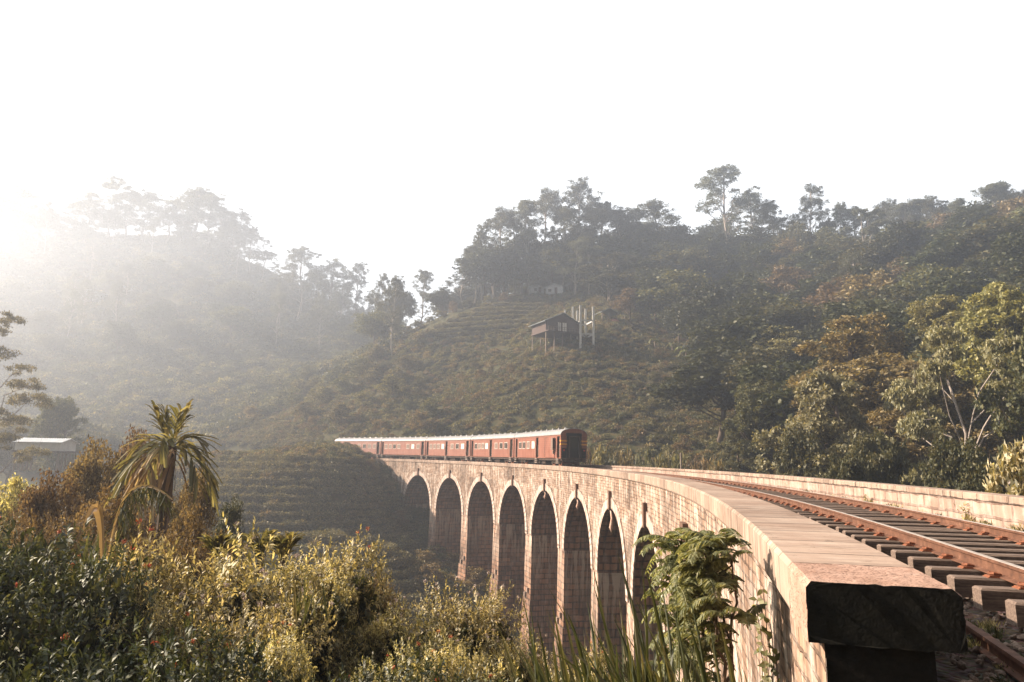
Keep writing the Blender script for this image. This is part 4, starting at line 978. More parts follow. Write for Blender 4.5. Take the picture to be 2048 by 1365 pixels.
# unfinished concrete frame next to it
fb_ = hit(1162, 697); Yf = fb_[1]; root = empty('concrete_frame', fb_); tag(root, 'unfinished grey concrete frame of bare columns and beams right of the stilt house', 'building frame')
colp = {}
for nm, px, top, dy in (('a', 1160.8, 611, 0), ('b', 1186.6, 614, .5), ('c', 1154.6, 622, 5), ('d', 1171.3, 618, 5), ('e', 1130, 620, 8), ('f', 1145.8, 614, 8)):
    q = at(px, top, Yf + dy); x, y, z = q - fb_; zb = min(gz(q[0], q[1]) - .5, q[2] - 2) - fb_[2]; colp[nm] = (x, y, z, zb)
    p = MB(); p.box((x, y, (z + zb) / 2), (.44, .44, z - zb)); p.build('column', M_conc, root)
for a_, b_, py in (('a', 'b', 641), ('a', 'c', 641), ('b', 'd', 641), ('c', 'd', 641), ('c', 'f', 641), ('a', 'b', 668), ('b', 'd', 668), ('a', 'd', 668), ('e', 'f', 641)):
    z = at(1170, py, Yf)[2] - fb_[2]; p = MB(); A, B = colp[a_], colp[b_]; p.bar((A[0], A[1], z), (B[0], B[1], z), .24, .3); p.build('beam', M_conc, root)
s_ = hit(1212, 642); k = s_[1] / 165
house(s_, R(20), 4.2 * k, 4 * k, 1.7 * k, M_plank, M_tin, 'small open-sided shelter with a grey gable roof beside the concrete frame', cat='shelter', open_=True, rise=1.0, ov=.3)
mb = MB(); rg = np.random.RandomState(3)
th_ = np.linspace(0, 6.283, 15)[:-1]; v = [(math.cos(a) * 1.7 * r_, math.sin(a) * 1.1 * r_, z * (.85 + .3 * rg.rand())) for r_, z in ((1, -.3), (.75, .5), (.4, .95), (.05, 1.1)) for a in th_]
n = 14; mb.add(v, [(i * n + j, i * n + (j + 1) % n, (i + 1) * n + (j + 1) % n, (i + 1) * n + j) for i in range(3) for j in range(n)])
o = mb.build('earth_heap', M_red); e_ = hit(1228, 646); o.location = tuple(e_); tag(o, 'heap of orange-red earth in front of the open shelter', 'earth heap')
q = hit(1072, 590); house(q, R(10), 4.2, 4, 2.2, M_wht, M_tin, 'small whitish house near the hilltop, left one under the tall trees', wins=[(-.6, 1.2, .8, .8)], door=.8, rise=.8)
q = hit(1112, 591); house(q, R(-18), 5.5, 4, 2.3, M_wht, M_tin, 'pale blue-white house with sloping roof near the hilltop, right of a smaller one', wins=[(-1.5, 1.2, .9, .8)], door=.5, rise=1.0)
q = hit(1402, 650); house(q, R(5), 5.2, 4, 2.0, M_red, M_tin, 'low red-earth house half hidden among the dark forest trees', wins=[(-1, 1.1, .8, .7)], door=.9, rise=.8)
q = hit(1394, 757); house(q, R(-12), 2.6, 2.5, 1.7, M_red, M_tinp, 'tiny orange hut with pale roof beside the banana plants', cat='hut', door=.4, rise=.5, ov=.3)
q = hit(186, 606); house(q, R(-15), 9, 6, 4.6, M_wht, M_tinp, 'pale two-storey house faint in the mist, left one on the far hillside', wins=[(-2.6, 3.3, 1.2, 1.1), (0, 3.3, 1.2, 1.1), (2.6, 3.3, 1.2, 1.1), (-2.6, 1.2, 1.2, 1.1)], door=2, rise=1.2)
q = hit(251, 590); house(q, R(10), 5.5, 5, 2.6, M_wht, M_tinp, 'small bluish house faint in the mist right of the two-storey house', wins=[(-1, 1.3, 1, .9)], door=1, rise=1)
q = hit(492, 598); house(q, R(60), 5.0, 6, 2.4, M_wht, M_tinp, 'lone house with bright white tin roof on the misty hillside', wins=[(-1, 1.3, 1, .9)], door=1, rise=1)
q = hit(506, 516); house(q, R(5), 8.5, 6, 3.2, M_wht, M_tinp, 'faint house on the ridge of the misty left hill among tall trees', wins=[(-2, 1.6, 1.2, 1.1), (1, 1.6, 1.2, 1.1)], door=3, rise=1.2)
q = at(94, 884, 92); z = gz(q[0], q[1]); house((q[0], q[1], q[2] - 1.2), R(96), 4, 5.4, 1.1, M_conc, M_tinp, 'long low shed with a pale tin roof behind the bushes at far left', cat='shed', rise=.5, ov=.3, stilts=True)
q = hit(1925, 520); mb = MB(); g_ = np.linspace(-2, 2, 9); v = [(x, y, 2.2 + .18 * math.sin(x * 2) + .2 * y) for y in (-1.3, 0, 1.3) for x in g_]; v += [(x, y, z - .03) for x, y, z in v]
mb.add(v, [(r_ * 9 + i, r_ * 9 + i + 1, r_ * 9 + 10 + i, r_ * 9 + 9 + i) for r_ in (0, 1) for i in range(8)] + [(27 + r_ * 9 + i, 27 + r_ * 9 + 9 + i, 27 + r_ * 9 + 10 + i, 27 + r_ * 9 + i + 1) for r_ in (0, 1) for i in range(8)])
tr_ = empty('tarpaulin_shelter', q); tag(tr_, 'teal tarpaulin stretched under the skyline trees at upper right', 'tarpaulin'); mb.build('tarpaulin', M_teal, tr_)
for x in (-1.9, 1.9):
    for y in (-1.2, 1.2): p = MB(); p.bar((x, y, -.5), (x, y, 2.2 + .2 * y), .08); p.build('pole', M_post, tr_)
# line-side post beyond the train's tail
q = P(58, 6.6, 0); z = gz(q[0], q[1]); zt = at(1361, 906, q[1])[2]
q = at(1361, 906, 66); z = gz(q[0], q[1]); mb = MB(); mb.tube([(0, 0, -.6), (.03, 0, q[2] - z - .05), (.03, 0, q[2] - z)], [.11, .09, .06], 8)
mb.box((.03, 0, q[2] - z - .25), (.26, .05, .12)); o = mb.build('post', M_post); o.location = (q[0], q[1], z); tag(o, 'lone weathered post standing beyond the far parapet near the train tail', 'post')

# banana plants beside the hut
L_ban = mat_leaf('banana_leaves', [(.10, .12, .05), (.16, .18, .08), (.24, .24, .12)], .4, .05)
def ribbon(mb, pts, wid, nrm=(0, 0, 1), fold=.15, mi=0):
    pts = np.asarray(pts, float); t = np.gradient(pts, axis=0); s_ = np.cross(t, np.array(nrm, float)); s_ = unit(s_); up = unit(np.cross(s_, t)); w = np.broadcast_to(wid, len(pts))[:, None]
    v = np.stack([pts - s_ * w * .5 + up * w * fold, pts, pts + s_ * w * .5 + up * w * fold], 1).reshape(-1, 3); f = []
    for i in range(len(pts) - 1):
        for j in (0, 1): f.append((i * 3 + j, i * 3 + j + 1, i * 3 + j + 4, i * 3 + j + 3))
    mb.add(v, f, mi=mi)
def arc_pts(a, dirh, L, up, droop, k=8):
    """a curve that rises along up and arches over to hang"""
    t = np.linspace(0, 1, k); h = np.array([math.cos(dirh), math.sin(dirh), 0])
    return np.array(a) + h * (L * (t * (1 - .25 * t)))[:, None] * math.cos(up) + np.array([0, 0, 1]) * (L * (t * math.sin(up) - droop * t * t))[:, None]
def banana(seed):
    rg = np.random.RandomState(seed); root = empty('banana_plant', (0, 0, 0)); mb = MB(); mb.tube([(0, 0, -.5), (0, 0, 1), (.1, 0, 2.2)], [.18, .15, .1], 7); mb.build('trunk', M_post, root, smooth=True)
    mb = MB()
    for k in range(8):
        pts = arc_pts((.1, 0, 2.1), k * 2.4 + rg.rand(), 2.2 + rg.rand() * .6, 1.1 - .12 * k + .1 * rg.rand(), .7 + .3 * rg.rand(), 9); ribbon(mb, pts, .62 * np.sin(np.linspace(.15, 3.0, 9)) ** .6, fold=.12)
    mb.build('leaves', L_ban, root); PROTO.setdefault('banana_plant', []).append(root); DIM[root.name] = (3.6, 4.0); USED[root.name] = False
banana(1); banana(2)
for k, (px, py) in enumerate([(1345, 706), (1362, 715), (1372, 722), (1412, 762), (1425, 775), (1440, 800), (1310, 700), (1398, 775), (1455, 805), (1425, 800)]):
    q = hit(px, py); place('banana_plant', k, q, 3.0 + .25 * (k % 4), desc='banana plant with pale ragged leaves beside the small hut', cat='banana plant', group='banana plants around the small hut')

# ------------------------------------------------------------------ plants close to the camera
def hex_leaves(c, a, nr, L, W, curl=.12):
    """pointed leaf blades: base c, axis a, face normal nr"""
    a = unit(a); b = unit(np.cross(a, nr)); up = np.cross(b, a); L = np.asarray(L)[:, None]; W = np.asarray(W)[:, None]
    def q(t, s_, z): return c + a * L * t + b * W * s_ + up * L * z
    return np.stack([q(0, 0, 0), q(.28, .48, .05 + curl * .3), q(.66, .36, .02 + curl * .2), q(1, 0, -curl), q(.66, -.36, .02 + curl * .2), q(.28, -.48, .05 + curl * .3)], 1).reshape(-1, 3)
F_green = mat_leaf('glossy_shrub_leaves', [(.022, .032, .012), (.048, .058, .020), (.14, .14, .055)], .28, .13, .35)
F_gold = mat_leaf('golden_shrub_leaves', [(.13, .12, .05), (.38, .335, .165), (.78, .69, .42)], .42, .12, .35)
F_rust = mat_leaf('reddish_shrub_leaves', [(.085, .055, .030), (.15, .10, .055), (.27, .20, .115)], .4, .04, .3)
F_fern = mat_leaf('fern_leaves', [(.13, .15, .065), (.22, .24, .11), (.38, .38, .2)], .5, .06, .2)
F_grass = mat_leaf('grass_blades', [(.045, .055, .022), (.080, .090, .038), (.16, .14, .065)], .35, .08, .3)
F_dead = mat_leaf('dead_palm_leaves', [(.18, .11, .06), (.32, .21, .13), (.52, .40, .28)], .3, .05, .2)
F_palm = mat_leaf('palm_leaves', [(.08, .078, .032), (.15, .135, .055), (.30, .26, .13)], .45, .06, .2)
M_stem = mat_plain('brown_stem', (.07, .045, .028), (.15, .10, .065), 9, .9)
M_flo = mat_plain('orange_red_petals', (.60, .12, .05), (.75, .25, .12), 30, .7)
M_fpk = mat_plain('pinkish_white_petals', (.52, .40, .36), (.74, .62, .56), 30, .8)
def shrub_fg(name, seed, leaf, R_=1.0, H=1.5, sprigs=650, nl=13, L=.06, W=.42, flowers=None, nf=0, blob=16):
    rg = np.random.RandomState(seed); root = empty(name, (0, 0, 0))
    # an uneven crown: several domes
    cs = [(0, 0, H * .42, R_ * .6)] + [(R_ * .75 * math.cos(a) * rg.uniform(.3, 1), R_ * .75 * math.sin(a) * rg.uniform(.3, 1), H * rg.uniform(.3, .85), R_ * rg.uniform(.18, .42)) for a in rg.rand(blob) * 6.28]
    w = np.array([c[3] ** 2 for c in cs]); i = rg.choice(len(cs), sprigs, p=w / w.sum()); cc = np.array(cs)
    d = rdir(rg, sprigs, .45); rad = cc[i, 3:4] * (.74 + .3 * rg.rand(sprigs, 1) ** .7); base = cc[i, :3] + d * rad * [1, 1, 1.15]
    ax = unit(d * .9 + [0, 0, .4] + rg.randn(sprigs, 3) * .35); SL = rg.uniform(.14, .30, sprigs)
    C_, A_, N_, LL = [], [], [], []
    for k in range(nl):
        t = (k + .5) / nl; p = base + ax * (SL * t)[:, None]; ang = k * 2.4 + rg.rand(sprigs) * .8
        s1 = unit(np.cross(ax, rdir(rg, sprigs))); s2 = np.cross(ax, s1)
        out = s1 * np.cos(ang)[:, None] + s2 * np.sin(ang)[:, None]
        C_.append(p); A_.append(out * (.95 - .4 * t) + ax * (.35 + .5 * t) - [0, 0, .18]); N_.append(ax + out * .15); LL.append(L * (1.1 - .45 * t) * rg.uniform(.7, 1.25, sprigs))
    C_, A_, N_, LL = map(np.concatenate, (C_, A_, N_, LL))
    v = hex_leaves(C_, A_, N_, LL, LL * W * rg.uniform(.8, 1.2, len(LL)))
    mesh_obj('foliage', quads_mesh('foliage', v, leaf, 6), root)
    ni = 5200; ii_ = rg.choice(len(cs), ni, p=w / w.sum()); ci_ = cc[ii_, :3] + rdir(rg, ni) * cc[ii_, 3:4] * .74 * rg.rand(ni, 1) ** .5      # dense dark core added to block light and blacken the gaps
    ci_[:, 2] -= .1; vi = hex_leaves(ci_, rdir(rg, ni, -.2), rdir(rg, ni, .6), rg.uniform(.09, .16, ni), rg.uniform(.05, .085, ni)); mesh_obj('shade_core', quads_mesh('shade_core', vi, F_green, 6), root)
    mb = MB()
    for k in range(26):
        j = rg.randint(sprigs); a0 = rg.randn(3) * [.07, .07, 0] - [0, 0, .6]; mb.tube(limb(rg, a0, base[j], 6, .05), np.linspace(.018, .004, 6), 4, cap=False)
    for j in range(0, sprigs, 2): mb.tube([base[j] - ax[j] * .1, base[j] + ax[j] * SL[j]], [.0035, .002], 3, cap=False)
    mb.build('stems', M_stem, root)
    if flowers is not None:
        top = np.argsort(-(base[:, 2] + rg.rand(sprigs) * H * .5))[:nf]; fp = []
        tips = base[top] + ax[top] * SL[top][:, None]
        for tp_ in tips:
            n_ = 34; pc = tp_ + rg.randn(n_, 3) * [.014, .014, .007]
            v = hex_leaves(pc, rdir(rg, n_, .8), rdir(rg, n_, .5), np.full(n_, .016), np.full(n_, .012)); mesh_obj('flower_head', quads_mesh('flower_head', v, flowers, 6), root)
    PROTO.setdefault(name, []).append(root); DIM[root.name] = (H + .25, 2 * R_ + .25); USED[root.name] = False
shrub_fg('leafy_bush', 1, F_green, L=.10, W=.4, sprigs=620, nl=11, flowers=M_flo, nf=3); shrub_fg('leafy_bush', 2, F_green, L=.09, W=.42, sprigs=680, nl=11, flowers=M_flo, nf=3)
shrub_fg('golden_bush', 3, F_gold, L=.072, W=.38, sprigs=900, nl=12, flowers=M_fpk, nf=7); shrub_fg('golden_bush', 4, F_gold, L=.066, W=.38, sprigs=950, nl=12, flowers=M_fpk, nf=16); shrub_fg('golden_bush', 5, F_gold, L=.08, W=.36, sprigs=850, nl=12, flowers=M_flo, nf=3)
shrub_fg('rusty_bush', 6, F_rust, L=.06, W=.4, sprigs=900, nl=12)
def place_fg(name, v, px, top, Y, wpx, desc, group='', zoff=0):
    p = at(px, top, Y); z = gz(p[0], p[1]); h = p[2] - z; w = wpx * Y / FPX
    pr_ = PROTO[name][v % len(PROTO[name])]; zz, ww = DIM[pr_.name]
    sc_ = w / ww; base = p[2] - zz * sc_          # the crown keeps its shape; its stems reach down to the ground
    if base > z + .25: sc_z = min(h / zz, sc_ * 1.5); base = p[2] - zz * sc_z
    else: sc_z = sc_
    loc = (p[0], p[1], base)
    if not USED[pr_.name]:
        o = pr_; o.location = tuple(float(a) for a in loc); o.scale = (sc_, sc_, sc_z); o.rotation_euler = (0, 0, px * .013); USED[pr_.name] = True
    else: o = copy_tree(pr_, loc, px * .013, (sc_, sc_, sc_z))
    PLACED.append((o, desc, 'bush', group)); return o
DG = 'dark leafy bushes at the lower left'; GG = 'golden bushes in the foreground'
for px, top, Y, w, v in [(40, 1010, 6.6, 400, 0), (190, 1110, 6.0, 330, 1), (-20, 1150, 4.6, 420, 1), (190, 1225, 4.6, 400, 0), (420, 1270, 4.6, 330, 1), (60, 1290, 3.6, 420, 0), (330, 1340, 3.6, 360, 1), (600, 1335, 4.4, 300, 0), (130, 1085, 7.6, 300, 1), (850, 1335, 4.6, 300, 1), (1030, 1335, 5.0, 260, 0), (-60, 1050, 5.6, 300, 0), (720, 1335, 5.2, 220, 1)]:
    place_fg('leafy_bush', v, px, top, Y, w, 'dark green leafy bush at the lower left edge of the view', DG)
for px, top, Y, w, v in [(560, 1058, 7.8, 420, 0), (650, 1095, 7.5, 250, 2), (410, 1092, 7.4, 360, 2), (500, 1155, 6.4, 360, 1), (650, 1140, 7.2, 210, 0), (300, 1180, 6.0, 260, 2), (770, 1195, 8.2, 190, 1),
        (940, 1148, 8.2, 250, 1), (860, 1225, 7.4, 230, 0), (1010, 1250, 7.6, 190, 1), (930, 1285, 6.4, 240, 2), (1090, 1300, 7.6, 180, 0), (1170, 1315, 6.6, 170, 2), (540, 1265, 5.4, 230, 2), (780, 1290, 6.2, 180, 0)]:
    place_fg('golden_bush', v, px, top, Y, w, 'sunlit golden-green bush with fine leaves in the foreground', GG)
for px, top, Y, w, v in [(745, 1145, 8.8, 150, 0), (260, 1060, 10, 260, 0), (120, 1010, 11, 260, 0), (380, 1050, 12, 240, 0)]:
    place_fg('rusty_bush', v, px, top, Y, w, 'reddish brown bush behind the golden bushes', 'reddish bushes behind the golden ones')
# small-leaved trees behind the palm
for s, m in ((81, F_rust), (82, F_gold), (83, F_green)): broad(s, 4.6, 4.6, m, 22000, .085, name='small_tree', nl=16, z0=.22, rl=.17, sub=14, subr=.38)
for px, top, Y, w, v, d in [(205, 868, 21, 190, 0, 'bronze-leaved small tree left of the palm'), (285, 848, 24, 170, 0, 'taller bronze-leaved tree just behind the left side of the palm'), (400, 925, 20, 130, 0, 'brown-leaved small tree under the right side of the palm'),
        (120, 930, 16, 190, 0, 'reddish small tree above the dark bushes at left'), (30, 945, 17, 170, 1, 'pale-leaved small tree at the left edge below the hazy tree'), (240, 960, 15, 220, 0, 'brown bushy tree in front of the bronze trees'),
        (470, 985, 26, 90, 2, 'grey-green bush tree at the foot of the tea slope'), (380, 1000, 14, 150, 0, 'dull brown small tree at the foot of the palm trunk')]:
    place_px('small_tree', v, px, top, Y, w, desc=d)
place_px('wood_tree', 3, 133, 790, 108, 98, desc='rounded dark tree standing alone in the haze above the left bushes', group='')
place_px('wood_tree', 1, 20, 850, 112, 90, desc='hazy pale tree left of the rounded lone tree', group='')
umbrella(24, 12, 9, L_pale, 26000, .13, name='edge_tree', nl=20, rl=.10); place_px('edge_tree', 0, -16, 620, 62, 230, desc='hazy light-branched tree reaching in at the left edge', group='')
for px, py, s_ in [(798, 990, 3.0), (815, 1010, 3.4), (835, 1050, 3.8), (850, 1090, 4), (800, 1060, 4), (870, 1130, 4), (845, 1150, 4), (775, 955, 2.6), (740, 940, 2.4), (720, 935, 2.5), (905, 1150, 4), (810, 1110, 3.6), (780, 1020, 3), (860, 1180, 4), (760, 985, 2.6), (950, 1190, 4.5)]:
    q = hit(px, py); place('shrub', int(px) % 3, q, s_ * .8, s_ * 1.1, desc='green shrub against the far arches by the tea slope', cat='shrub', group='shrubs against the far arches')
for px, top, w in [(752, 932, 34), (762, 955, 40), (776, 985, 44), (792, 1010, 44), (740, 922, 36), (806, 1050, 44), (784, 1030, 50)]:
    place_px('shrub', int(px) % 3, px, top, 117, w, desc='bush hiding the far end of the viaduct wall', cat='shrub', group='bushes at the far end of the viaduct')
for px, py, s_ in [(655, 905, 2.6), (672, 912, 2.4), (690, 912, 2.2), (640, 905, 2.8), (620, 903, 2.5), (706, 917, 1.8), (722, 918, 1.5)]:
    q = at(px, py, 129); z = gz(q[0], q[1]); place('shrub', int(px) % 3, (q[0], q[1], z), s_, s_ * 1.3, desc='shrub hiding the lower side of the front coaches', cat='shrub', group='shrubs in front of the far coaches')
for px, Y, s_ in [(1200, 92, 3.6), (1225, 96, 3.4), (1250, 90, 3.0), (1285, 86, 3.0), (1190, 99, 3.4), (1320, 80, 2.6), (1350, 84, 3), (1400, 74, 3), (1430, 78, 3)]:
    q = at(px, 900, Y); z = gz(q[0], q[1]); tz = at(px, 885 + (px - 1200) * .1, Y)[2]; place('shrub', int(px) % 3, (q[0], q[1], z), max(2.2, tz - z), s_ * 1.5, desc='shrub behind the far parapet right of the tail coach', cat='shrub', group='shrubs right of the tail coach')
# leafy bush by the far parapet at the right edge
broad(91, 5, 4, F_gold, 16000, .13, name='parapet_tree', nl=16, z0=.3, rl=.15, sub=12, subr=.36); place_px('parapet_tree', 0, 2030, 872, 20, 190, desc='bright yellow-green young tree behind the parapet at the right edge', group='')

# ---- the palm
def frond(mb, a, dirh, L, up, droop, m, rg, ll=.5, lw=.05, n=12, hang=.5):
    pts = arc_pts(a, dirh, L, up, droop, 12); mb.tube(pts, np.linspace(.018, .004, 12), 4, cap=False)
    t = np.gradient(pts, axis=0); t = unit(t)
    for k in range(n):
        u = .18 + .8 * k / (n - 1); i = min(10, int(u * 11)); f_ = u * 11 - i; p = pts[i] * (1 - f_) + pts[i + 1] * f_; tt = t[i]
        side = unit(np.cross(tt, [0, 0, 1.]) + 1e-6)
        for sg in (-1, 1):
            if rg.rand() < (.45 if hang > .6 else .25): continue
            l = ll * (1.1 - .5 * abs(u - .5)) * rg.uniform(.55, 1.2); d = unit(tt * (.75 + .5 * u) + side * sg * rg.uniform(.35, .8) + np.array([0, 0, .15 + rg.randn() * .12]))
            q = [p + d * l * x - np.array([0, 0, hang * l * x * x]) for x in (0, .35, .7, 1)]; ribbon(mb, q, lw * rg.uniform(.6, 1.3) * np.array([.45, 1, 1.1, .8]), fold=.2)
def palm(name, loc, h, fr, label, seed, trunk_r=.09, ll=.5, lw=.055, lean=0.):
    rg = np.random.RandomState(seed); root = empty(name, loc); tag(root, label, 'palm'); mb = MB(); z = np.linspace(-1, h, 14)
    if h > .6: mb.tube(np.stack([lean * (z / h) ** 2, 0 * z, z], 1), trunk_r * (1 + .12 * (np.arange(14) % 2)), 9); mb.build('trunk', M_bark, root, smooth=False)
    for (dh, L, up, dr, dead) in fr:
        mb = MB(); frond(mb, (lean, 0, h - .05), dh, L, up, dr, None, rg, ll, lw, hang=.9 if dead else .35); o = mb.build('dead_frond' if dead else 'frond', F_dead if dead else F_palm, root)
    return root
p = at(342, 893, 15.5); z = gz(p[0], p[1])
rg = np.random.RandomState(77); fr = []
for k in range(5): fr.append((k * 1.26 + .3, 1.05, .98 + .3 * rg.rand(), .15, False))
for k in range(4): fr.append((k * 1.6, 1.2, .6 + .25 * rg.rand(), .5 + .3 * rg.rand(), False))
for dh, up in ((3.2, .5), (2.6, .2), (3.8, .3), (.1, .45), (5.9, .3), (.6, .1)): fr.append((dh, 1.25, up, .9, False))
for dh, L in ((3.1, 1.1), (3.9, 1.15), (4.6, 1.2), (5.4, .9)): fr.append((dh, L, .15, 1.15, True))
palm('palm_tree', (p[0], p[1], z), p[2] - z, fr, 'ragged palm with upright green fronds and hanging dead ones above the golden bushes', 5, .12, .55, .068)
for px, py, Y, L, sd_, lab in [(432, 1120, 10.5, .5, 6, 'young fan-like palm tuft at the left, peeping over the golden bushes'), (520, 1115, 10.5, .5, 7, 'small blue-green palm tuft in the middle, peeping over the golden bushes'), (565, 1122, 10, .5, 8, 'small palm tuft at the right, next to another above the golden bushes')]:
    p = at(px, py, Y); z = gz(p[0], p[1]); r3 = np.random.RandomState(sd_)
    palm('young_palm', (p[0], p[1], z), p[2] - z, [(k * .85 + r3.rand(), L, 1.0 + .35 * r3.rand(), .35, False) for k in range(8)], lab, sd_, .03, .3, .045)
# great arching dry leaf and hooked leaf left of the palm
for (x0, y0, x1, y1, x2, y2, Y, wd, lab, mt, hang) in [(215, 1130, 262, 985, 345, 1000, 9.5, .055, 'tall arching pampas-like dry leaf with a hanging fringe left of the palm', F_grass, 1), (205, 1120, 196, 1018, 168, 1062, 9.2, .12, 'pale folded dry leaf hooked over left of the arching leaf', F_dead, 0)]:
    a, b, c = at(x0, y0, Y), at(x1, y1, Y), at(x2, y2, Y - .2); t = np.linspace(0, 1, 16)[:, None]; b2 = 2 * b - .5 * (a + c); pts = (1 - t) ** 2 * a + 2 * t * (1 - t) * b2 + t * t * c
    gzr = gz(a[0], a[1]); pts = np.vstack([[a[0], a[1], gzr - .1], pts]); root = empty('arching_leaf', (a[0], a[1], gzr)); tag(root, lab, 'dry leaf')
    rl = pts - np.array([a[0], a[1], gzr]); mb = MB(); ribbon(mb, rl, wd * np.r_[.3, .3, np.linspace(.5, 1, 7), np.linspace(1, .3, 8)], (0, -1, .1), fold=.25); mb.build('blade', F_dead, root)
    if hang:
        mb = MB(); r3 = np.random.RandomState(3)
        for k in range(130):
            u = .3 + .7 * r3.rand(); i = int(u * 15.9); q = rl[i]; l = .12 + .32 * r3.rand(); dx = r3.randn() * .05
            ribbon(mb, [q, q + [dx + .04, r3.randn() * .04, -l * .4], q + [dx * 2 + .08, r3.randn() * .08, -l]], [.012, .014, .003], (0, -1, 0))
        mb.build('fringe', mt, root)
# ---- grass clumps with long blades
def grass_clump(name, loc, n, H, w, spread, seed, label, lean=(0, 0), group=None):
    rg = np.random.RandomState(seed); mb = MB(); root = empty(name, loc)
    for k in range(n):
        a = rg.rand() * 6.28; b0 = np.array([rg.randn() * spread, rg.randn() * spread, -.2]); L = H * rg.uniform(.55, 1.15); up = rg.uniform(1.05, 1.5); 
        pts = arc_pts(b0, a, L, up, rg.uniform(.05, .45), 9) + np.linspace(0, 1, 9)[:, None] ** 1.5 * np.array([lean[0], lean[1], 0]) * L
        ribbon(mb, pts, w * rg.uniform(.6, 1.2) * np.array([.5, .8, 1, 1, .95, .85, .65, .4, .06]), (math.cos(a), math.sin(a), .3), fold=.22)
    mb.build('blades', F_grass, root); tag(root, label, 'grass', group); return root
GR_ = 'clumps of long grass at the bottom centre'
for k, (px, py, Y, H, n, lab) in enumerate([(1290, 1400, 4.2, 1.2, 80, 'tallest clump of long grass below the leafy climber'), (1200, 1440, 4.0, 1.0, 60, 'clump of long grass left of the tallest clump'), (1400, 1440, 3.8, 1.05, 60, 'clump of long grass right of the tallest clump, before the wall'), (1340, 1480, 3.3, .8, 50, 'near clump of long grass at the bottom edge'), (1130, 1420, 5.0, .95, 50, 'leftmost clump of long grass beside the golden bushes')]):
    p = at(px, py, Y); grass_clump('grass_clump', (p[0], p[1], p[2] - .15), n, H, .026, .14, 30 + k, lab, (-.12, 0), GR_)
for k, (px, py, Y, H, n, lab) in enumerate([(185, 1130, 6.5, .6, 26, 'yellowish upright blades left of the arching dry leaf'), (255, 1160, 6.2, .5, 22, 'thin grass tuft sticking out among the dark bushes'), (610, 1190, 6, .4, 16, 'small grass tuft among the golden bushes')]):
    p = at(px, py, Y); grass_clump('grass_tuft', (p[0], p[1], p[2]), n, H, .022, .08, 50 + k, lab, (0, 0), 'grass tufts among the bushes')
# ---- the feathery climber against the wall
def compound_leaf(mb, pts, n, l, w, rg):
    mb.tube(pts, np.linspace(.008, .003, len(pts)), 4, cap=False); t = unit(np.gradient(pts, axis=0)); m = len(pts) - 1; C_, A_, N_ = [], [], []
    for k in range(n):
        u = .12 + .86 * k / (n - 1); i = min(m - 1, int(u * m)); f_ = u * m - i; p = pts[i] * (1 - f_) + pts[i + 1] * f_; side = unit(np.cross(t[i], [0, 0, 1.]) + 1e-6); nn = np.cross(side, t[i])
        for sg in (-1, 1): C_.append(p); A_.append(side * sg * .9 + t[i] * .45 + np.array([0, 0, -.35]) + rg.randn(3) * .08); N_.append(nn + rg.randn(3) * .2)
    C_, A_, N_ = map(np.array, (C_, A_, N_)); L = l * (1.15 - .8 * np.abs(np.repeat(np.linspace(0, 1, n), 2) - .35)); v = hex_leaves(C_, A_, N_, L, L * w)
    mb.add(v, [tuple(range(i * 6, i * 6 + 6)) for i in range(len(C_))])
def feathery(loc, h, n, L, seed, label, bias, name='feathery_shrub'):
    rg = np.random.RandomState(seed); root = empty(name, loc); tag(root, label, 'shrub'); mb = MB()
    for q in range(4): mb.tube(limb(rg, (rg.randn() * .05, rg.randn() * .05, -.3), (rg.randn() * .18, rg.randn() * .18, h * (.7 + .3 * rg.rand())), 7, .04), np.linspace(.022, .008, 7), 5)
    mb.build('stem', M_stem, root); mb = MB()
    for k in range(n):
        z = h * (.05 + .98 * rg.rand() ** .8); a = bias + rg.randn() * .95; b0 = (rg.randn() * .15, rg.randn() * .15, z)
        compound_leaf(mb, arc_pts(b0, a, L * rg.uniform(.6, 1.1), .75 * rg.rand() + .15, .45 + .3 * rg.rand(), 9), 17, .11, .3, rg)
    mb.build('feathery_leaves', F_fern, root); return root
p = at(1392, 1085, 8.2); z = gz(p[0], p[1]); zb = max(z, p[2] - 1.9); feathery((p[0], p[1], zb), p[2] - zb, 120, .78, 3, 'feathery-leaved green shrub arching in front of the viaduct wall, left one', math.pi)
p = at(1455, 1080, 7.4); zb = p[2] - 1.25; feathery((p[0] - .05, p[1], zb), p[2] - zb, 90, .5, 4, 'feathery-leaved green shrub close against the wall, right one', math.pi * .8)
# thin climber on the wall to the right
rg = np.random.RandomState(12); root = empty('wall_climber', P(3.0, LO - .1, -2.2)); tag(root, 'thin leafy vine climbing the near end of the wall under the coping', 'vine'); rl = np.array(root.location); mb = MB(); C_, A_, N_ = [], [], []
for q in range(5):
    s = 2.4 + q * .45; n = 14; pts = np.array([P(s + .12 * math.sin(k * .9 + q) + k * .03, LO - .05 - .03 * rg.rand(), -2.2 + k * (.09 + .02 * (q % 3))) for k in range(n)]) - rl; mb.tube(pts, .006, 4, cap=False)
    for pnt in pts[2:]:
        for e in range(2): C_.append(pnt); A_.append(rdir(rg, 1)[0] + np.array([-.5, -.2, -.1])); N_.append(np.array([-.8, -.4, .6]) + rg.randn(3) * .3)
mb.build('stem', M_stem, root); n = len(C_); v = hex_leaves(np.array(C_), np.array(A_), np.array(N_), rg.uniform(.06, .12, n), rg.uniform(.04, .07, n)); mesh_obj('foliage', quads_mesh('foliage', v, F_fern, 6), root)
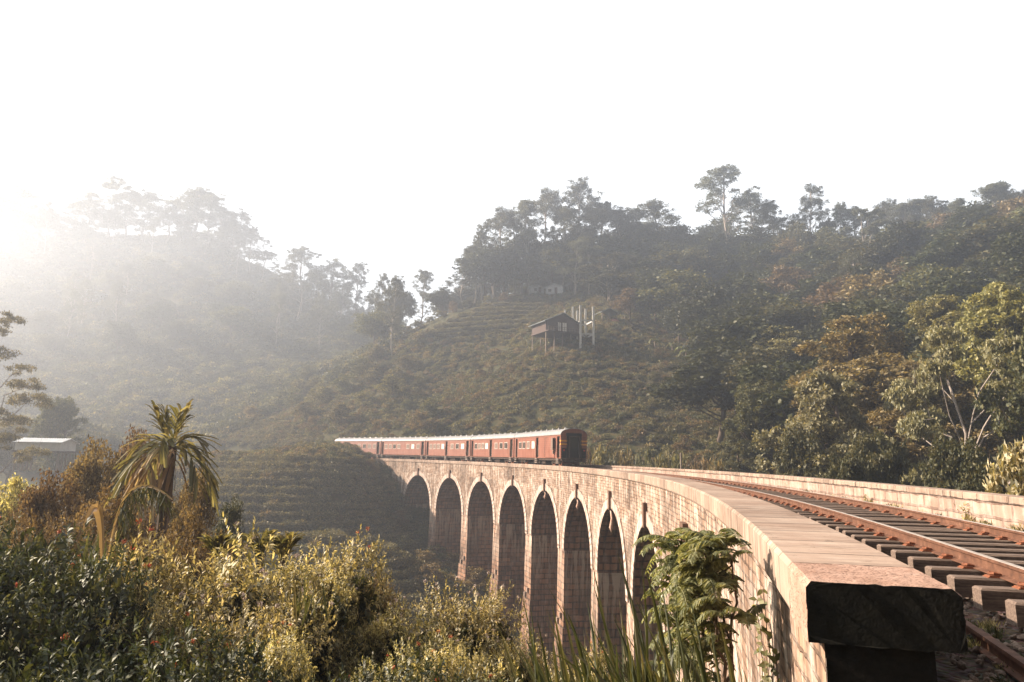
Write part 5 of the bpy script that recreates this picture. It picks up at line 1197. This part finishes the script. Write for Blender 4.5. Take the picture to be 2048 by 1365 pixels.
# ---- stones, weeds and a loose rail by the track
def stone(seed):
    rg = np.random.RandomState(seed); bm_ = __import__('bmesh').new(); __import__('bmesh').ops.create_icosphere(bm_, subdivisions=1, radius=1)
    for q in bm_.verts: q.co = q.co * rg.uniform(.7, 1.15); q.co.z *= .65
    me = bpy.data.meshes.new('stone'); bm_.to_mesh(me); bm_.free(); me.materials.append(M_sto); return bpy.data.objects.new('stone', me)
M_sto = mat_plain('grey_brown_stone', (.13, .095, .07), (.36, .27, .21), 1.1, .95)
rg = np.random.RandomState(9); n = 9000; s = -1 + 30 * rg.rand(n) ** 1.6; off = rg.uniform(-2.3, 3.1, n); q = P(s, off, -.415)
scatter_stuff('ballast_stones', q, rg.uniform(.018, .042, n), rg.rand(n) * 6.28, [stone(k) for k in range(4)], 'loose grey brown ballast stones between the sleepers', 'stones', .5, 3)
weed = [clump_proto('weed_tuft', 95 + k, .12, .1, 46, .15, m, .13, up=True) for k, m in enumerate((F_grass, F_gold))] + [clump_proto('weed_tuft', 98, .12, .12, 60, .06, F_green)]
n = 420; s = np.r_[rg.uniform(-1, 60, 260), rg.uniform(-1.5, 5, 90), rg.uniform(4, 70, 70)]; off = np.r_[np.where(rg.rand(260) < .7, rg.uniform(1.9, 3.1, 260), rg.uniform(-.6, 1.2, 260)), rg.uniform(-2.1, -1.45, 90), rg.uniform(2.7, 3.1, 70)]
scatter_stuff('trackside_weeds', P(s, off, -.43), np.where(s < 6, rg.uniform(.3, .6, n), rg.uniform(.5, 1.4, n)), rg.rand(n) * 6.28, weed, 'small grass tufts and weeds growing in the ballast along the parapets', 'weeds', .2, 5)
p = P(6.6, 2.98, -.05); z0 = P(6.6, 3.0, -.4)
def small_plant(loc, h, n, seed, label, leaf, group=None):
    rg = np.random.RandomState(seed); root = empty('wall_plant', loc); tag(root, label, 'plant', group); mb = MB(); mb.tube([(0, 0, -.05), (.02, 0, h * .5), (0, .02, h)], [.006, .005, .003], 4); mb.build('stem', M_stem, root)
    c = np.stack([rg.randn(n) * h * .14, rg.randn(n) * h * .14, h * (.1 + .9 * rg.rand(n))], 1); v = hex_leaves(c, rdir(rg, n, .2), rdir(rg, n, .8), rg.uniform(.035, .07, n), rg.uniform(.02, .035, n)); mesh_obj('foliage', quads_mesh('foliage', v, leaf, 6), root)
for (px, py, off, lab) in [(1930, 1035, 3.08, 'upright leafy weed growing against the inner face of the far parapet'), (1730, 996, 2.95, 'low bushy weed by the far rail before the far parapet')]:
    ss = np.linspace(0, 40, 800); u, v_, d_ = topx(P(ss, off, -.3)); s = ss[np.argmin(np.abs(u - px) + (d_ < 1) * 1e5)]; small_plant(P(s, off, -.4), .44 if px > 1900 else .3, 90, int(px), lab, F_gold)
root = empty('loose_rail', (0, 0, 0)); a, b = at(1880, 1215, 4.3), at(2120, 1375, 2.75); z_ = -.28
k = lambda px, py: (lambda d: np.array([0, 0, EYE]) + d * ((z_ - EYE) / d[2]))(_f + (px - 1024) / FPX * _r + (682.5 - py) / FPX * _u)
a, b = k(1850, 1190), k(2150, 1390); root.location = tuple(a); tag(root, 'loose rusty length of rail lying on the ground beside the sleepers', 'rail')
d_ = unit(b - a); sd_ = np.cross(d_, [0, 0, 1]); L = np.linalg.norm(b - a); mb = MB(); prof = [(-.06, -.12), (-.06, -.11), (-.01, -.10), (-.01, -.04), (-.033, -.03), (-.033, 0), (.033, 0), (.033, -.03), (.01, -.04), (.01, -.10), (.06, -.11), (.06, -.12)]
v = [d_ * t_ + sd_ * x + np.array([0, 0, z]) for t_ in (0, L) for x, z in prof]; n = 12
mb.add(v, [(j, (j + 1) % n, n + (j + 1) % n, n + j) for j in range(n)] + [tuple(range(n))[::-1], tuple(range(n, 2 * n))]); mb.build('rail_bar', M_rail, root)


# unseen trees added behind the viewpoint to shade the near end
for x, y, v in ((-5, -9, 0), (3, -11, 3), (11, -9, 2), (-13, -8, 1), (18, -12, 0), (8, -17, 3), (-1, -18, 1)):
    place('wood_tree', v, (x, y, gz(x, y) - .3), 13, 12, desc='bushy unseen tree added behind the viewpoint for shade', group='added shade trees behind the viewpoint')
finish_labels()
for n_, u_ in USED.items():
    if not u_:
        o_ = bpy.data.objects[n_]
        for c_ in list(o_.children): bpy.data.objects.remove(c_)
        bpy.data.objects.remove(o_)

# ------------------------------------------------------------------ haze
hz = MB(); x0, x1, y0, y1, z0, z1 = -645, 645, -125, 660, float(gv[:, 2].min()) - 1.5, 112
hz.box(((x0 + x1) / 2, (y0 + y1) / 2, (z0 + z1) / 2), (x1 - x0, y1 - y0, z1 - z0))
t = NT('haze'); pv = t.n('ShaderNodeVolumePrincipled'); pv.inputs['Color'].default_value = (.80, .87, .98, 1)
pv.inputs['Density'].default_value = HAZE_DENSITY; pv.inputs['Anisotropy'].default_value = HAZE_G
t.l(pv.outputs[0], t.out.inputs['Volume'])
ho = hz.build('haze', t.m); tag(ho, kind='stuff')
